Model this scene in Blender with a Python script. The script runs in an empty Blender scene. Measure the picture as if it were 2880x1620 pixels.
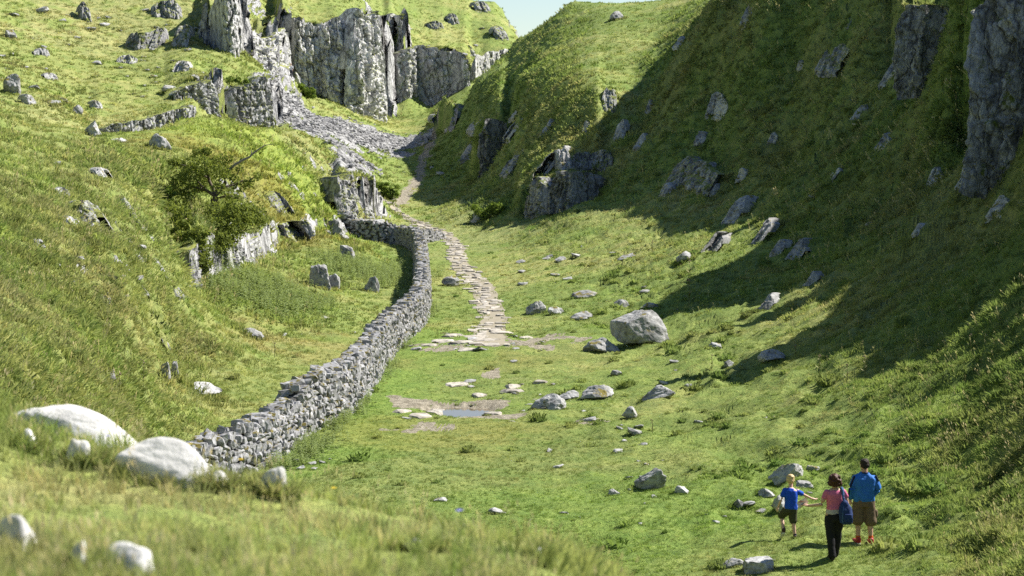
import bpy, bmesh, math, random
import numpy as np
from mathutils import Vector, Matrix, Euler

rng = np.random.default_rng(7)
random.seed(7)
SC = bpy.context.scene
COL = SC.collection

# ------------------------------------------------------------------ camera
CAMZ = 9.0
PITCH = math.radians(4.85)
FOCAL = 70.0
cam_d = bpy.data.cameras.new('camera')
cam_d.lens = FOCAL; cam_d.sensor_width = 36.0
cam_d.clip_start = 0.1; cam_d.clip_end = 6000
cam_d.dof.use_dof = True; cam_d.dof.focus_distance = 62.0; cam_d.dof.aperture_fstop = 3.2
cam = bpy.data.objects.new('camera', cam_d); COL.objects.link(cam)
cam.location = (0, 0, CAMZ); cam.rotation_euler = (math.pi/2 - PITCH, 0, 0)
SC.camera = cam

# ------------------------------------------------------------------ sun and sky
SUN_AZ = math.radians(63.0)     # from the view direction (+Y) towards the right (+X)
SUN_EL = math.radians(44.0)
SUNV = np.array([math.cos(SUN_EL)*math.sin(SUN_AZ), math.cos(SUN_EL)*math.cos(SUN_AZ), math.sin(SUN_EL)])
w = bpy.data.worlds.new('World'); SC.world = w; w.use_nodes = True
nt = w.node_tree; bg = nt.nodes['Background']
sky = nt.nodes.new('ShaderNodeTexSky'); sky.sky_type = 'NISHITA'; sky.sun_disc = False
sky.sun_elevation = SUN_EL; sky.sun_rotation = SUN_AZ
sky.air_density = 1.0; sky.dust_density = 0.15; sky.ozone_density = 2.5; sky.altitude = 300
nt.links.new(sky.outputs[0], bg.inputs[0]); bg.inputs[1].default_value = 0.06
sun_d = bpy.data.lights.new('sun', 'SUN'); sun_d.energy = 5.0; sun_d.angle = math.radians(0.53)
sun_d.color = (1.0, 0.95, 0.86)
sun = bpy.data.objects.new('sun', sun_d); COL.objects.link(sun)
sun.rotation_euler = Vector(SUNV).to_track_quat('Z', 'Y').to_euler()
sun.location = (60, 20, 80)
SC.view_settings.view_transform = 'Standard'; SC.view_settings.look = 'None'
SC.view_settings.exposure = 1.1; SC.view_settings.gamma = 1.0
SC.render.engine = 'CYCLES'
SC.cycles.use_denoising = False
SC.cycles.max_bounces = 5; SC.cycles.diffuse_bounces = 3; SC.cycles.glossy_bounces = 2
SC.cycles.transmission_bounces = 3; SC.cycles.transparent_max_bounces = 4

# ------------------------------------------------------------------ numpy noise
def _h(ix, iy, iz, seed):
    n = (ix.astype(np.int64)*374761393 + iy.astype(np.int64)*668265263 + iz.astype(np.int64)*2147483647 + seed*1274126177) & 0xffffffff
    n = ((n ^ (n >> 13))*1274126177) & 0xffffffff
    n = ((n ^ (n >> 16))*2246822519) & 0xffffffff
    return ((n ^ (n >> 15)) & 0xffffff).astype(np.float64)/0xffffff
def vn2(x, y, seed=0):
    x = np.asarray(x, float); y = np.asarray(y, float)
    ix = np.floor(x); iy = np.floor(y); fx = x-ix; fy = y-iy
    fx = fx*fx*fx*(fx*(fx*6-15)+10); fy = fy*fy*fy*(fy*(fy*6-15)+10)
    z = np.zeros_like(ix)
    a = _h(ix, iy, z, seed); b = _h(ix+1, iy, z, seed); c = _h(ix, iy+1, z, seed); d = _h(ix+1, iy+1, z, seed)
    return (a*(1-fx)+b*fx)*(1-fy) + (c*(1-fx)+d*fx)*fy - 0.5
def vn3(x, y, z, seed=0):
    ix = np.floor(x); iy = np.floor(y); iz = np.floor(z); fx = x-ix; fy = y-iy; fz = z-iz
    fx = fx*fx*(3-2*fx); fy = fy*fy*(3-2*fy); fz = fz*fz*(3-2*fz)
    def L(k):
        a = _h(ix, iy, iz+k, seed); b = _h(ix+1, iy, iz+k, seed); c = _h(ix, iy+1, iz+k, seed); d = _h(ix+1, iy+1, iz+k, seed)
        return (a*(1-fx)+b*fx)*(1-fy) + (c*(1-fx)+d*fx)*fy
    return L(0)*(1-fz) + L(1)*fz - 0.5
def fbm2(x, y, octv=4, seed=0, gain=0.5):
    s = 0; a = 1.0
    for i in range(octv):
        c, sn = math.cos(0.6*i+0.3), math.sin(0.6*i+0.3)
        s = s + a*vn2((x*c-y*sn)*2**i+i*17.3, (x*sn+y*c)*2**i-i*9.1, seed+i); a *= gain
    return s
def fbm3(x, y, z, octv=4, seed=0, gain=0.5):
    s = 0; a = 1.0
    for i in range(octv):
        s = s + a*vn3(x*2**i+i*7.7, y*2**i-i*3.1, z*2**i+i*5.3, seed+i); a *= gain
    return s
def cell2(x, y, seed=0):
    """blocky cells: nearest-feature id value (0..1) and distance gap to the second nearest"""
    ix = np.floor(x); iy = np.floor(y); zz = np.zeros_like(ix)
    d1 = np.full_like(ix, 9.); d2 = np.full_like(ix, 9.); idv = np.zeros_like(ix)
    for dx in (-1, 0, 1):
        for dy in (-1, 0, 1):
            jx = ix+dx; jy = iy+dy
            px = jx+_h(jx, jy, zz, seed); py = jy+_h(jx, jy, zz, seed+11)
            d = np.hypot(px-x, py-y); v = _h(jx, jy, zz, seed+23)
            m = d < d1
            d2 = np.where(m, d1, np.minimum(d2, d)); idv = np.where(m, v, idv); d1 = np.where(m, d, d1)
    return idv, d2-d1
def sstep(a, b, x):
    t = np.clip((x-a)/(b-a), 0, 1); return t*t*(3-2*t)

# ------------------------------------------------------------------ survey: bearings and sight lines -> points
FP = 2576*FOCAL/36.0; CX, CY = 1288.0, 724.5
cp, sp = math.cos(PITCH), math.sin(PITCH)
def at(X, Y, d):
    a = (X-CX)/FP; b = -(Y-CY)/FP
    return np.array([a*d, d*(cp+b*sp), CAMZ + d*(b*cp-sp)])
def atz(X, Y, z):
    a = (X-CX)/FP; b = -(Y-CY)/FP
    d = (z-CAMZ)/(b*cp-sp)
    return at(X, Y, d)
def az(X, d, z):
    a = (X-CX)/FP
    return np.array([a*d, d, z])

pts = []
def P(*rows):
    for X, Y, d in rows: pts.append(at(X, Y, d))
def G(*rows):
    for X, Y, z in rows: pts.append(atz(X, Y, z))
def Z(*rows):
    for X, d, z in rows: pts.append(az(X, d, z))
# near knoll the photographer stands on
Z((1288,2.5,7.5),(-1500,3,8.2),(3500,3,6.6),(-1500,10,8.2),(-900,16,8.0))
P((0,1449,7),(640,1449,7.6),(1288,1449,8.6),(300,1250,11.5),(700,1330,11),(1000,1400,10.3),
  (0,1035,16),(0,1215,11.5),(200,1085,15.6),(350,1135,15.2),(520,1222,15),(730,1262,14.6),(1000,1336,13.8),(1200,1388,12.8),(1450,1452,11.6),(1600,1488,11.0))
Z((-400,17,7.6),(-400,26,6.6),(-400,38,6.3),(-1200,35,9),(-1500,60,16))
Z((0,20,5.6),(0,27,4.3),(350,20,4.6),(350,27,2.8),(520,20,4.0),(520,28,1.2),(1000,19,3.2),(1000,27,.6),(1450,17,3.0),(1450,25,.4),(1620,16,2.8),(1620,23,.4),
  (2000,10,4),(2600,10,3.6),(2000,20,.6),(2600,20,1.8),(3400,12,4.5),(3400,22,5))
# valley floor
G((1000,1300,.2),(1300,1330,.15),(1600,1400,.2),(1850,1449,.3),(2100,1449,.55),(900,1200,.2),(1300,1200,0),(1600,1200,.2),(1000,1060,0),(1300,1040,-.05),(1500,1050,.1),
  (1250,880,0),(1420,880,0),(1100,760,.0),(1220,760,0),(1350,720,.35),(1150,650,.1),(1090,610,.35),(1600,880,0.1),(1600,780,.5),(1450,650,.9),(1700,1100,.3))
P((2576,1449,34),(2170,1365,40),(1980,1340,41.5),(2576,1200,41),(2300,1200,44.5),(2000,1180,48),(2576,1000,46.5),(2300,1000,53),(2000,1000,59),
  (2576,800,53),(2300,830,62),(2000,850,71),(1800,800,80),(1800,650,99),(1550,600,121),(1300,600,138),(1450,520,139),(1200,570,150),(1120,570,152))
# enclosure behind the wall
G((620,1080,.3),(600,960,.5),(750,930,.3),(560,850,.8),(700,760,.9),(850,780,.4),(960,720,.3),(900,690,.6),(560,740,1.6),(640,690,1.8))
P((800,600,119),(720,640,108),(900,620,121),(985,660,122))
# left near hillside with its brow
P((0,880,37),(0,700,50),(0,500,62),(0,340,82),(200,900,46),(200,700,58),(200,500,72),(250,352,97),(320,800,58),(330,650,65),(330,500,78),
  (395,930,60),(438,800,68),(452,650,74),(398,480,85),(390,420,98),(330,960,52),(120,1000,38))
Z((480,46,.0),(560,49,.0),(660,51,.05),(430,50,.25),(400,55,.6),(700,54,.05),(470,78,1.5),(450,86,1.8),(425,90,2.6),(445,66,.9))
# knoll with the hawthorn
P((500,292,140),(600,318,138),(380,332,128),(680,330,148),(400,372,113),(560,420,112),(560,530,97),(480,560,89),(700,420,134),(760,330,160),(640,540,108),(700,520,123),(780,480,138),(850,400,158),(880,420,156))
Z((500,152,8.2),(380,145,7.4),(600,158,7.6),(250,112,7.2),(100,105,7.3))
# beyond the corner of the wall, the upper valley
P((1060,548,160),(1000,520,176),(985,440,208),(1000,390,232),(950,345,248),(1085,332,252),(940,420,210),(960,480,190))
# right: spur, buttress, gully
P((1115,243,236),(1200,200,228),(1290,150,235),(1095,335,246),(1200,330,206),(1090,420,216),(1060,490,188),(1200,470,184),(1130,530,160),(1250,400,186),(1300,300,182),(1300,205,192),
  (1350,100,228),(1300,92,252),(1440,0,240),(1320,535,150),(1400,540,146),(1500,505,146),(1330,380,160),(1400,300,162),(1450,205,166),(1530,235,160),(1520,400,150),(1550,100,190),(1500,40,212),
  (1620,500,134),(1620,300,156),(1620,200,170),(1650,100,190))
Z((1440,262,19),(1330,275,14),(1300,300,12))
# right: main hillside, concave below the crest
P((2576,600,65),(2576,420,77),(2300,600,76),(2300,400,94),(2300,230,110),(2000,600,98),(2000,400,121),(2000,200,134),(1800,500,126),(1800,300,143),(1750,600,110))
# crest: every point of the shade line on the valley floor looks along the sun's ray at the hill's edge
for (X, Y, d) in ((1300,560,146),(1450,525,138),(1560,545,133),(1700,590,120),(1730,660,105),(1760,760,88),(1850,850,77),(1930,950,66),(2020,910,66),(2130,880,64),(2300,820,62),(2450,795,58),(2576,780,54)):
    E = at(X, Y, d)
    t = 0
    for i in range(400):
        t = i*0.06
        C = E + t*SUNV/SUNV[2]
        if C[2] > CAMZ + 0.0605*C[1] - 0.1: break
    C[2] += 1.6 if 1650 < X < 2000 else (-0.9 if X > 2400 else 1.0 if X < 1600 else -0.2); pts.append(C); n = np.array([SUNV[0], SUNV[1], 0]); n /= np.linalg.norm(n)
    pts.append(C + n*6 + np.array([0, 0, 2.2])); pts.append(C + n*40 + np.array([0, 0, 9]))
Z((3300,40,5.0),(3300,30,4),(2900,30,3.0),(2900,40,3.7),(4200,30,7),(4200,45,10),(4200,60,16))
# left: far hillside
P((0,262,150),(0,100,192),(0,-100,245),(150,250,160),(300,120,204),(300,-100,255),(420,170,190),(640,60,228),(640,-60,260),(700,100,240),(200,330,120),(0,310,112))
Z((-800,150,24),(-800,250,40),(-1500,150,40),(-200,330,44),(-1500,400,60))
# scree and grass under the far cliff
P((720,285,206),(800,322,214),(860,300,232),(900,372,218),(840,370,196),(760,285,238),(720,205,258),(850,270,258),(950,310,262),(1000,335,266),(1050,300,285),(1090,270,300))
# top of the far hill
P((850,15,288),(760,20,285),(900,-40,310),(1050,85,322),(1150,60,340),(1285,62,352),(1250,0,375),(1100,-30,380),(1230,100,330),(1290,95,335),(1230,170,318),(1180,210,300))
Z((1290,420,18),(1340,400,14),(1400,360,12),(1290,520,10),(1600,420,30),(2200,330,34),(3000,250,44),(900,500,48),(300,450,52),(1288,640,5),(1700,600,30),(600,640,60),(3200,140,34),(3200,420,50))

# cliffs: stations (X, Ytop, Ybottom, distance), thickness in plan
cliffs = [
 ([(716,30,182,262),(740,45,203,262),(776,57,230,263),(815,62,246,265),(856,52,259,267),(900,42,284,271),(946,33,300,278),(972,50,304,284)], 1.6),
 ([(993,147,259,306),(1036,117,247,309),(1109,122,238,310),(1173,143,222,306),(1189,187,212,302)], 1.6),
 ([(970,86,92,302),(1016,75,80,306)], 1.5),
 ([(253,318,341,158),(317,306,339,160),(363,296,326,163),(427,276,310,167),(493,252,284,171)], 1.2),
 ([(440,225,248,176),(467,213,255,178),(553,197,284,182),(570,215,296,186),(610,225,314,188),(650,205,315,190),(690,196,312,193)], 1.4),
 ([(533,-10,118,206),(560,-14,126,203),(590,-12,132,203),(617,-5,135,207)], 1.4),
 ([(655,108,165,222),(690,100,178,226),(718,85,180,240)], 1.4),
 ([(485,600,741,84),(508,603,719,86.5),(541,608,705,89),(581,620,688,93),(621,602,660,98),(645,585,640,104),(661,570,620,110),(698,574,604,116),(741,566,606,119),(795,546,577,129),(850,545,575,136)], 0.8),
 ([(858,448,548,143),(880,450,552,145),(905,440,552,147),(930,450,552,150),(939,480,545,154)], 0.9),
 ([(1111,240,335,236),(1136,262,330,230)], 1.2),
 ([(1204,312,440,190),(1230,310,445,188),(1256,318,440,190)], 1.1),
 ([(1313,478,538,149),(1350,440,530,147),(1400,432,525,146),(1460,435,505,146),(1500,440,500,148)], 1.0),
 ([(2436,-15,385,88),(2480,-15,390,86.5),(2540,-15,380,85),(2640,-15,380,83)], 0.9),
 ([(2260,30,208,115),(2320,25,200,112),(2390,20,205,109)], 0.9),
]
SETBACK = {0: 2.6, 1: 2.2, 2: 1.5, 5: 2.0, 6: 1.5, 12: 1.2, 13: 1.2, 7: .5, 8: .8, 11: .6}
CL = []
for ci, (st, th) in enumerate(cliffs):
    R = []; sb = SETBACK.get(ci, 0)
    for X, Yt, Yb, d in st:
        bot = at(X, Yb, d); top = at(X, Yt, d+th+sb); R.append((X, bot[1]+sb, top[2]-bot[2]))
        pts.append(bot); pts.append(top)
        if sb: pts.append(bot+np.array([0, sb, 0.02]))
    CL.append((np.array(R), th, 0.11*st[0][3]))
def step_field(x, y):
    """rise of the ground behind each crag line, fading back into the hill"""
    out = np.zeros(len(x)); X = CX+FP*x/np.maximum(y, 0.1)
    for R, th, dec in CL:
        e = 26.0
        idx = np.nonzero((X > R[0, 0]-e) & (X < R[-1, 0]+e) & (y > R[:, 1].min()-1) & (y < R[:, 1].max()+dec*5))[0]
        if len(idx) == 0: continue
        q = X[idx]; s = y[idx]-np.interp(q, R[:, 0], R[:, 1]); h = np.interp(q, R[:, 0], R[:, 2])
        end = np.minimum(sstep(R[0, 0]-e, R[0, 0], q), sstep(R[-1, 0]+e, R[-1, 0], q))
        out[idx] += h*end*sstep(0, th, s)*np.exp(-np.maximum(0, s-th)/dec)
    return out
PT = np.array(pts)
WLN = 0.28
def ab(x, y):
    return np.arctan2(x, y), WLN*np.log(np.maximum(np.hypot(x, y), 0.5))
pa_, pb_ = ab(PT[:, 0], PT[:, 1])
def _ker(a, b):
    return np.sqrt((a[:, None]-pa_[None])**2 + (b[:, None]-pb_[None])**2 + 1e-7)
def _solve():
    n = len(PT)
    K = _ker(pa_, pb_) - 4e-4*np.eye(n)
    A = np.zeros((n+3, n+3)); A[:n, :n] = K
    A[:n, n] = 1; A[:n, n+1] = pa_; A[:n, n+2] = pb_
    A[n:, :n] = A[:n, n:].T
    rhs = np.zeros(n+3); rhs[:n] = PT[:, 2]-step_field(PT[:, 0], PT[:, 1])
    return np.linalg.solve(A, rhs)
WT = _solve()
# table of the base surface
TA = np.radians(np.concatenate([np.linspace(-34, -16, 50, endpoint=False), np.linspace(-16, 16, 440), np.linspace(16, 38, 61)[1:]]))
_r = [2.0]
while _r[-1] < 900:
    r = _r[-1]; _r.append(r*(1.012 if r < 30 else 1.0055 if r < 80 else 1.0042 if r < 130 else 1.0021 if r < 330 else 1.02))
TR = np.array(_r)
def _table():
    out = np.zeros((len(TA), len(TR)))
    bb = (WLN*np.log(TR)); p_b = pb_; w32 = WT[:-3]
    db = (bb[:, None]-p_b[None])**2 + 1e-7
    for i, a in enumerate(TA):
        da = ((a-pa_)**2)
        out[i] = np.sqrt(db+da[None])@w32 + WT[-3] + WT[-2]*a + WT[-1]*bb
    return out
TZ = _table() + step_field((np.sin(TA)[:, None]*TR).ravel(), (np.cos(TA)[:, None]*TR).ravel()).reshape(len(TA), len(TR))
def base_h(x, y):
    a = np.arctan2(x, y); r = np.clip(np.hypot(x, y), TR[0], TR[-1]*0.999)
    fi = np.clip(np.interp(a, TA, np.arange(len(TA))), 0, len(TA)-1.001); fj = np.clip(np.interp(r, TR, np.arange(len(TR))), 0, len(TR)-1.001)
    i = fi.astype(int); j = fj.astype(int); u = fi-i; v = fj-j
    return (TZ[i, j]*(1-u)+TZ[i+1, j]*u)*(1-v) + (TZ[i, j+1]*(1-u)+TZ[i+1, j+1]*u)*v
def base_grad(x, y, e=0.6):
    e = np.maximum(e, np.hypot(x, y)*0.004)
    return (base_h(x+e, y)-base_h(x-e, y))/(2*e), (base_h(x, y+e)-base_h(x, y-e))/(2*e)

def floor_mask(x, y):
    """1 on the flat valley floor, 0 on slopes"""
    gx, gy = base_grad(x, y, 1.5)
    return 1-sstep(0.12, 0.4, np.hypot(gx, gy))
FLAT = {'path': None, 'pud': None}
def seg_dist(x, y, L, W=None):
    best = np.full(x.shape, 1e9)
    for i in range(len(L)-1):
        a = L[i]; b = L[i+1]; d = b-a; t = np.clip(((x-a[0])*d[0]+(y-a[1])*d[1])/(d@d+1e-9), 0, 1)
        dist = np.hypot(x-(a[0]+t*d[0]), y-(a[1]+t*d[1]))
        if W is not None: dist = dist/(W[i]+(W[i+1]-W[i])*t)
        best = np.minimum(best, dist)
    return best
def warp(x, y):
    """ragged edges: plan warp in blocks and in soft noise, growing with the size of the crags"""
    r = np.hypot(x, y); far = sstep(70, 140, r)
    amp = 0.25 + 0.75*far - 0.6*sstep(180, 225, r); rt = sstep(-.045, -.03, np.arctan2(x, y))*(r < 262); amp = amp*(1-rt)+0.18*rt
    c1, g1 = cell2(x*0.55, y*0.55, 3); c2, g2 = cell2(x*1.5, y*1.5, 5)
    h0x, h0y = base_grad(x, y, 0.9); hn = np.hypot(h0x, h0y)+1e-6
    sm = sstep(0.9, 2.0, hn)
    blk = 0.75*(c1-0.5) + 0.4*(c2-0.5) - 0.22*np.exp(-g2*14) - 0.35*np.exp(-g1*12)
    wx = amp*1.5*fbm2(x*0.16, y*0.16, 3, 31)*np.minimum(1, hn*1.5); wy = amp*1.5*fbm2(x*0.16+50, y*0.16, 3, 37)*np.minimum(1, hn*1.5)
    k = amp*sm*blk
    return x+wx+k*h0x/hn, y+wy+k*h0y/hn, hn, far
def height(x, y):
    x = np.asarray(x, float); y = np.asarray(y, float)
    X2, Y2, hn, far = warp(x, y)
    r = np.hypot(x, y)
    z = base_h(X2, Y2)
    fm = 1-sstep(0.1, 0.45, hn)
    near = 1-sstep(14, 24, r)
    flat = np.zeros_like(x)
    if FLAT['path'] is not None: flat = sstep(1.7, 0.9, seg_dist(x, y, FLAT['path'][0], FLAT['path'][1]*0.5))
    keep = 1-flat
    # rolling, hummocks, sheep-trod terracettes
    z = z + 0.5*fbm2(x*0.09, y*0.09, 3, 41)*(1-fm)*(1-near) + 0.12*fbm2(x*0.3, y*0.3, 3, 43)*(1-near)*(1-0.6*flat)
    rgt = sstep(7, 12, x)*sstep(0.4, 0.8, hn)*sstep(38, 50, r)
    z = z + rgt*(1.0*fbm2(x*0.10, y*0.26, 3, 55)+0.5*fbm2(x*.4, y*.6, 3, 57))
    hum = np.sqrt(fbm2(x*0.75, y*0.75, 2, 45)**2+.004); hum2 = fbm2(x*1.5, y*1.5, 2, 47)
    lit = np.exp(-(((x-6.8)/4.6)**2))*sstep(150, 120, r)*sstep(34, 42, r)     # hummocky turf on the open slope
    z = z + keep*(1-near)*((0.55*(0.25-hum) + 0.12*hum2)*np.clip(0.20+0.75*(1-fm)+0.75*lit, 0, 1.15)) + near*0.09*fbm2(x*1.6, y*1.6, 3, 49)
    s = z*1.55 + 1.3*fbm2(x*0.22, y*0.22, 3, 51)
    ter = (s-np.floor(s)); ter = 0.5-0.5*np.cos(np.where(ter < 0.62, ter/0.62, (1-ter)/0.38)*math.pi)
    z = z + (1-fm)*(1-near)*sstep(0.45, 1.0, hn)*(0.13*(ter-0.5))*(1+0.8*far)
    if FLAT['pud'] is not None:
        c, rx, ry, zp = FLAT['pud']
        k = sstep(1.5, 0.75, np.hypot((x-c[0])/rx, (y-c[1])/ry)+0.5*fbm2(x*1.1, y*1.1, 3, 91))
        z = z*(1-k)+(zp-0.13)*k
    return z
_hd = np.exp(np.linspace(math.log(4), math.log(560), 1500))
def hit(X, Y, dmin=4.0):
    a = (X-CX)/FP; b = -(Y-CY)/FP
    dd = _hd[_hd >= dmin]
    x = a*dd; y = dd*(cp+b*sp); z = CAMZ+dd*(b*cp-sp)
    g = height(x, y)-z
    k = np.argmax(g > 0)
    if g[k] <= 0: k = len(dd)-1
    if k > 0:
        t = g[k-1]/(g[k-1]-g[k]+1e-9); t = min(max(t, 0), 1)
        d = dd[k-1]+(dd[k]-dd[k-1])*t
    else: d = dd[0]
    p = at(X, Y, d); p[2] = float(height(p[0:1], p[1:2])[0])
    return p
def hz(x, y): return float(height(np.array([x]), np.array([y]))[0])

# ------------------------------------------------------------------ object helpers
def tag(o, label=None, cat=None, group=None, kind=None):
    if label: o['label'] = label
    if cat: o['category'] = cat
    if group: o['group'] = group
    if kind: o['kind'] = kind
    return o
def mesh_np(name, v, faces, mat=None, parent=None, smooth=False, normals=None):
    """v (n,3); faces (m,3|4) array"""
    me = bpy.data.meshes.new(name)
    v = np.ascontiguousarray(v, dtype=np.float32); faces = np.asarray(faces, dtype=np.int32)
    m, k = faces.shape
    me.vertices.add(len(v)); me.vertices.foreach_set('co', v.ravel())
    me.loops.add(m*k); me.loops.foreach_set('vertex_index', faces.ravel())
    me.polygons.add(m); me.polygons.foreach_set('loop_start', np.arange(0, m*k, k, dtype=np.int32))
    me.polygons.foreach_set('loop_total', np.full(m, k, dtype=np.int32))
    me.polygons.foreach_set('use_smooth', np.full(m, smooth, dtype=bool))
    me.update(calc_edges=True)
    if mat: me.materials.append(mat)
    if normals is not None: me.normals_split_custom_set_from_vertices(normals)
    o = bpy.data.objects.new(name, me); COL.objects.link(o)
    if parent: o.parent = parent
    return o
def vcol(o, name, rgb):
    a = o.data.color_attributes.new(name, 'FLOAT_COLOR', 'POINT')
    c = np.ones((len(rgb), 4), np.float32); c[:, :3] = rgb
    a.data.foreach_set('color', c.ravel())
def empty(name, loc, rz=0):
    o = bpy.data.objects.new(name, None); COL.objects.link(o); o.location = loc; o.rotation_euler = (0, 0, rz)
    o.empty_display_size = 0.2
    return o

# ------------------------------------------------------------------ materials
class NT:
    def __init__(s, name):
        s.m = bpy.data.materials.new(name); s.m.use_nodes = True; s.t = s.m.node_tree; s.t.nodes.clear()
        s.out = s.t.nodes.new('ShaderNodeOutputMaterial')
    def n(s, typ, **kw):
        o = s.t.nodes.new(typ)
        for k, v in kw.items():
            if k.startswith('i_'): o.inputs[k[2:].replace('_', ' ')].default_value = v
            else: setattr(o, k, v)
        return o
    def l(s, a, b): s.t.links.new(a, b)
    def noise(s, scale, detail=4, rough=0.55, vec=None, dist=0.0):
        o = s.n('ShaderNodeTexNoise'); o.inputs['Scale'].default_value = scale; o.inputs['Detail'].default_value = detail
        o.inputs['Roughness'].default_value = rough; o.inputs['Distortion'].default_value = dist
        if vec is not None: s.l(vec, o.inputs['Vector'])
        return o.outputs[0]
    def ramp(s, fac, stops):
        o = s.n('ShaderNodeValToRGB'); e = o.color_ramp.elements
        while len(e) < len(stops): e.new(0.5)
        for i, (p, c) in enumerate(stops):
            e[i].position = p; e[i].color = (*c, 1) if len(c) == 3 else c
        s.l(fac, o.inputs[0]); return o.outputs[0]
    def mix(s, fac, a, b, mode='MIX'):
        o = s.n('ShaderNodeMix', data_type='RGBA', blend_type=mode)
        for sock, v in ((0, fac), (6, a), (7, b)):
            if hasattr(v, 'is_linked') or isinstance(v, bpy.types.NodeSocket): s.l(v, o.inputs[sock])
            elif sock == 0: o.inputs[0].default_value = v
            else: o.inputs[sock].default_value = (*v, 1)
        return o.outputs[2]
    def math(s, op, a, b=None, clamp=False):
        o = s.n('ShaderNodeMath', operation=op, use_clamp=clamp)
        for i, v in enumerate((a, b)):
            if v is None: continue
            if isinstance(v, bpy.types.NodeSocket): s.l(v, o.inputs[i])
            else: o.inputs[i].default_value = v
        return o.outputs[0]
    def mapping(s, vec, scale=(1, 1, 1)):
        o = s.n('ShaderNodeMapping'); o.inputs['Scale'].default_value = scale; s.l(vec, o.inputs['Vector']); return o.outputs[0]
    def bump(s, h, strength=0.5, dist=0.05):
        o = s.n('ShaderNodeBump'); o.inputs['Strength'].default_value = strength; o.inputs['Distance'].default_value = dist
        s.l(h, o.inputs['Height']); return o.outputs[0]
    def bsdf(s, col, rough=0.9, normal=None, spec=0.2):
        o = s.n('ShaderNodeBsdfPrincipled')
        if isinstance(col, bpy.types.NodeSocket): s.l(col, o.inputs['Base Color'])
        else: o.inputs['Base Color'].default_value = (*col, 1)
        if isinstance(rough, bpy.types.NodeSocket): s.l(rough, o.inputs['Roughness'])
        else: o.inputs['Roughness'].default_value = rough
        o.inputs['Specular IOR Level'].default_value = spec
        if normal is not None: s.l(normal, o.inputs['Normal'])
        return o
    def done(s, sh): s.l(sh, s.out.inputs['Surface']); return s.m

def rock_nodes(b, pos, scale=1.0, tone=(1, 1, 1), streak=True):
    """limestone: grey, darker weathering, joints and beds as dark cracks, pale lichen; colour and height sockets"""
    st = b.mapping(pos, (1.0, 1.0, 0.45)) if streak else pos
    n1 = b.noise(1.0*scale, 6, 0.65, st); n2 = b.noise(3.1*scale, 6, 0.65, pos); n3 = b.noise(14*scale, 4, 0.65, pos)
    T_ = lambda v: tuple(v*t for t in tone)
    c = b.ramp(n1, [(0.32, T_(.09)), (0.45, T_(.19)), (0.58, T_(.30)), (0.75, T_(.42))])
    c = b.mix(b.ramp(n2, [(0.42, (0, 0, 0)), (0.62, (1, 1, 1))]), c, b.mix(0.5, c, T_(.43)))
    dirt = .45 if tone[0] > 1.9 else 1.0
    c = b.mix(b.math('MULTIPLY', b.ramp(n2, [(0.32, (1, 1, 1)), (0.43, (0, 0, 0))]), 0.65*dirt), c, (.06, .06, .062))
    c = b.mix(b.math('MULTIPLY', b.ramp(n3, [(0.36, (1, 1, 1)), (0.5, (0, 0, 0))]), 0.4*dirt), c, (.08, .08, .08))
    if dirt < 1: c = b.mix(.55, c, (.74, .725, .71))
    h = b.math('ADD', b.math('MULTIPLY', n1, 0.5), b.math('ADD', b.math('MULTIPLY', n2, 0.5), b.math('MULTIPLY', n3, 0.22)))
    if streak:
        wv = b.n('ShaderNodeVectorMath', operation='ADD'); b.l(b.mapping(pos, (.9, .9, .38)), wv.inputs[0])
        nz_ = b.n('ShaderNodeTexNoise'); nz_.inputs['Scale'].default_value = 1.1; nz_.inputs['Detail'].default_value = 3; b.l(pos, nz_.inputs['Vector'])
        sc_ = b.n('ShaderNodeVectorMath', operation='SCALE'); sc_.inputs['Scale'].default_value = .9; b.l(nz_.outputs['Color'], sc_.inputs[0]); b.l(sc_.outputs[0], wv.inputs[1])
        for s_, dp in ((0.75*scale, .9), (2.2*scale, .5)):
            v = b.n('ShaderNodeTexVoronoi', feature='DISTANCE_TO_EDGE'); v.inputs['Scale'].default_value = s_; b.l(wv.outputs[0], v.inputs['Vector'])
            cr = b.ramp(v.outputs['Distance'], [(0.0, (0, 0, 0)), (0.07, (1, 1, 1))])
            h = b.math('ADD', h, b.math('MULTIPLY', cr, dp*.6))
            c = b.mix(b.math('MULTIPLY', b.math('SUBTRACT', 1.0, cr), .75*dp), c, (.035, .035, .038))
    v = b.n('ShaderNodeTexVoronoi'); v.inputs['Scale'].default_value = 5.5*scale; b.l(pos, v.inputs['Vector'])
    li = b.ramp(v.outputs['Distance'], [(0.13, (1, 1, 1)), (0.2, (0, 0, 0))])
    c = b.mix(b.math('MULTIPLY', b.math('MULTIPLY', li, b.ramp(n3, [(0.5, (0, 0, 0)), (0.6, (1, 1, 1))])), 0.6), c, (.55, .55, .53))
    return c, h

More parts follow.
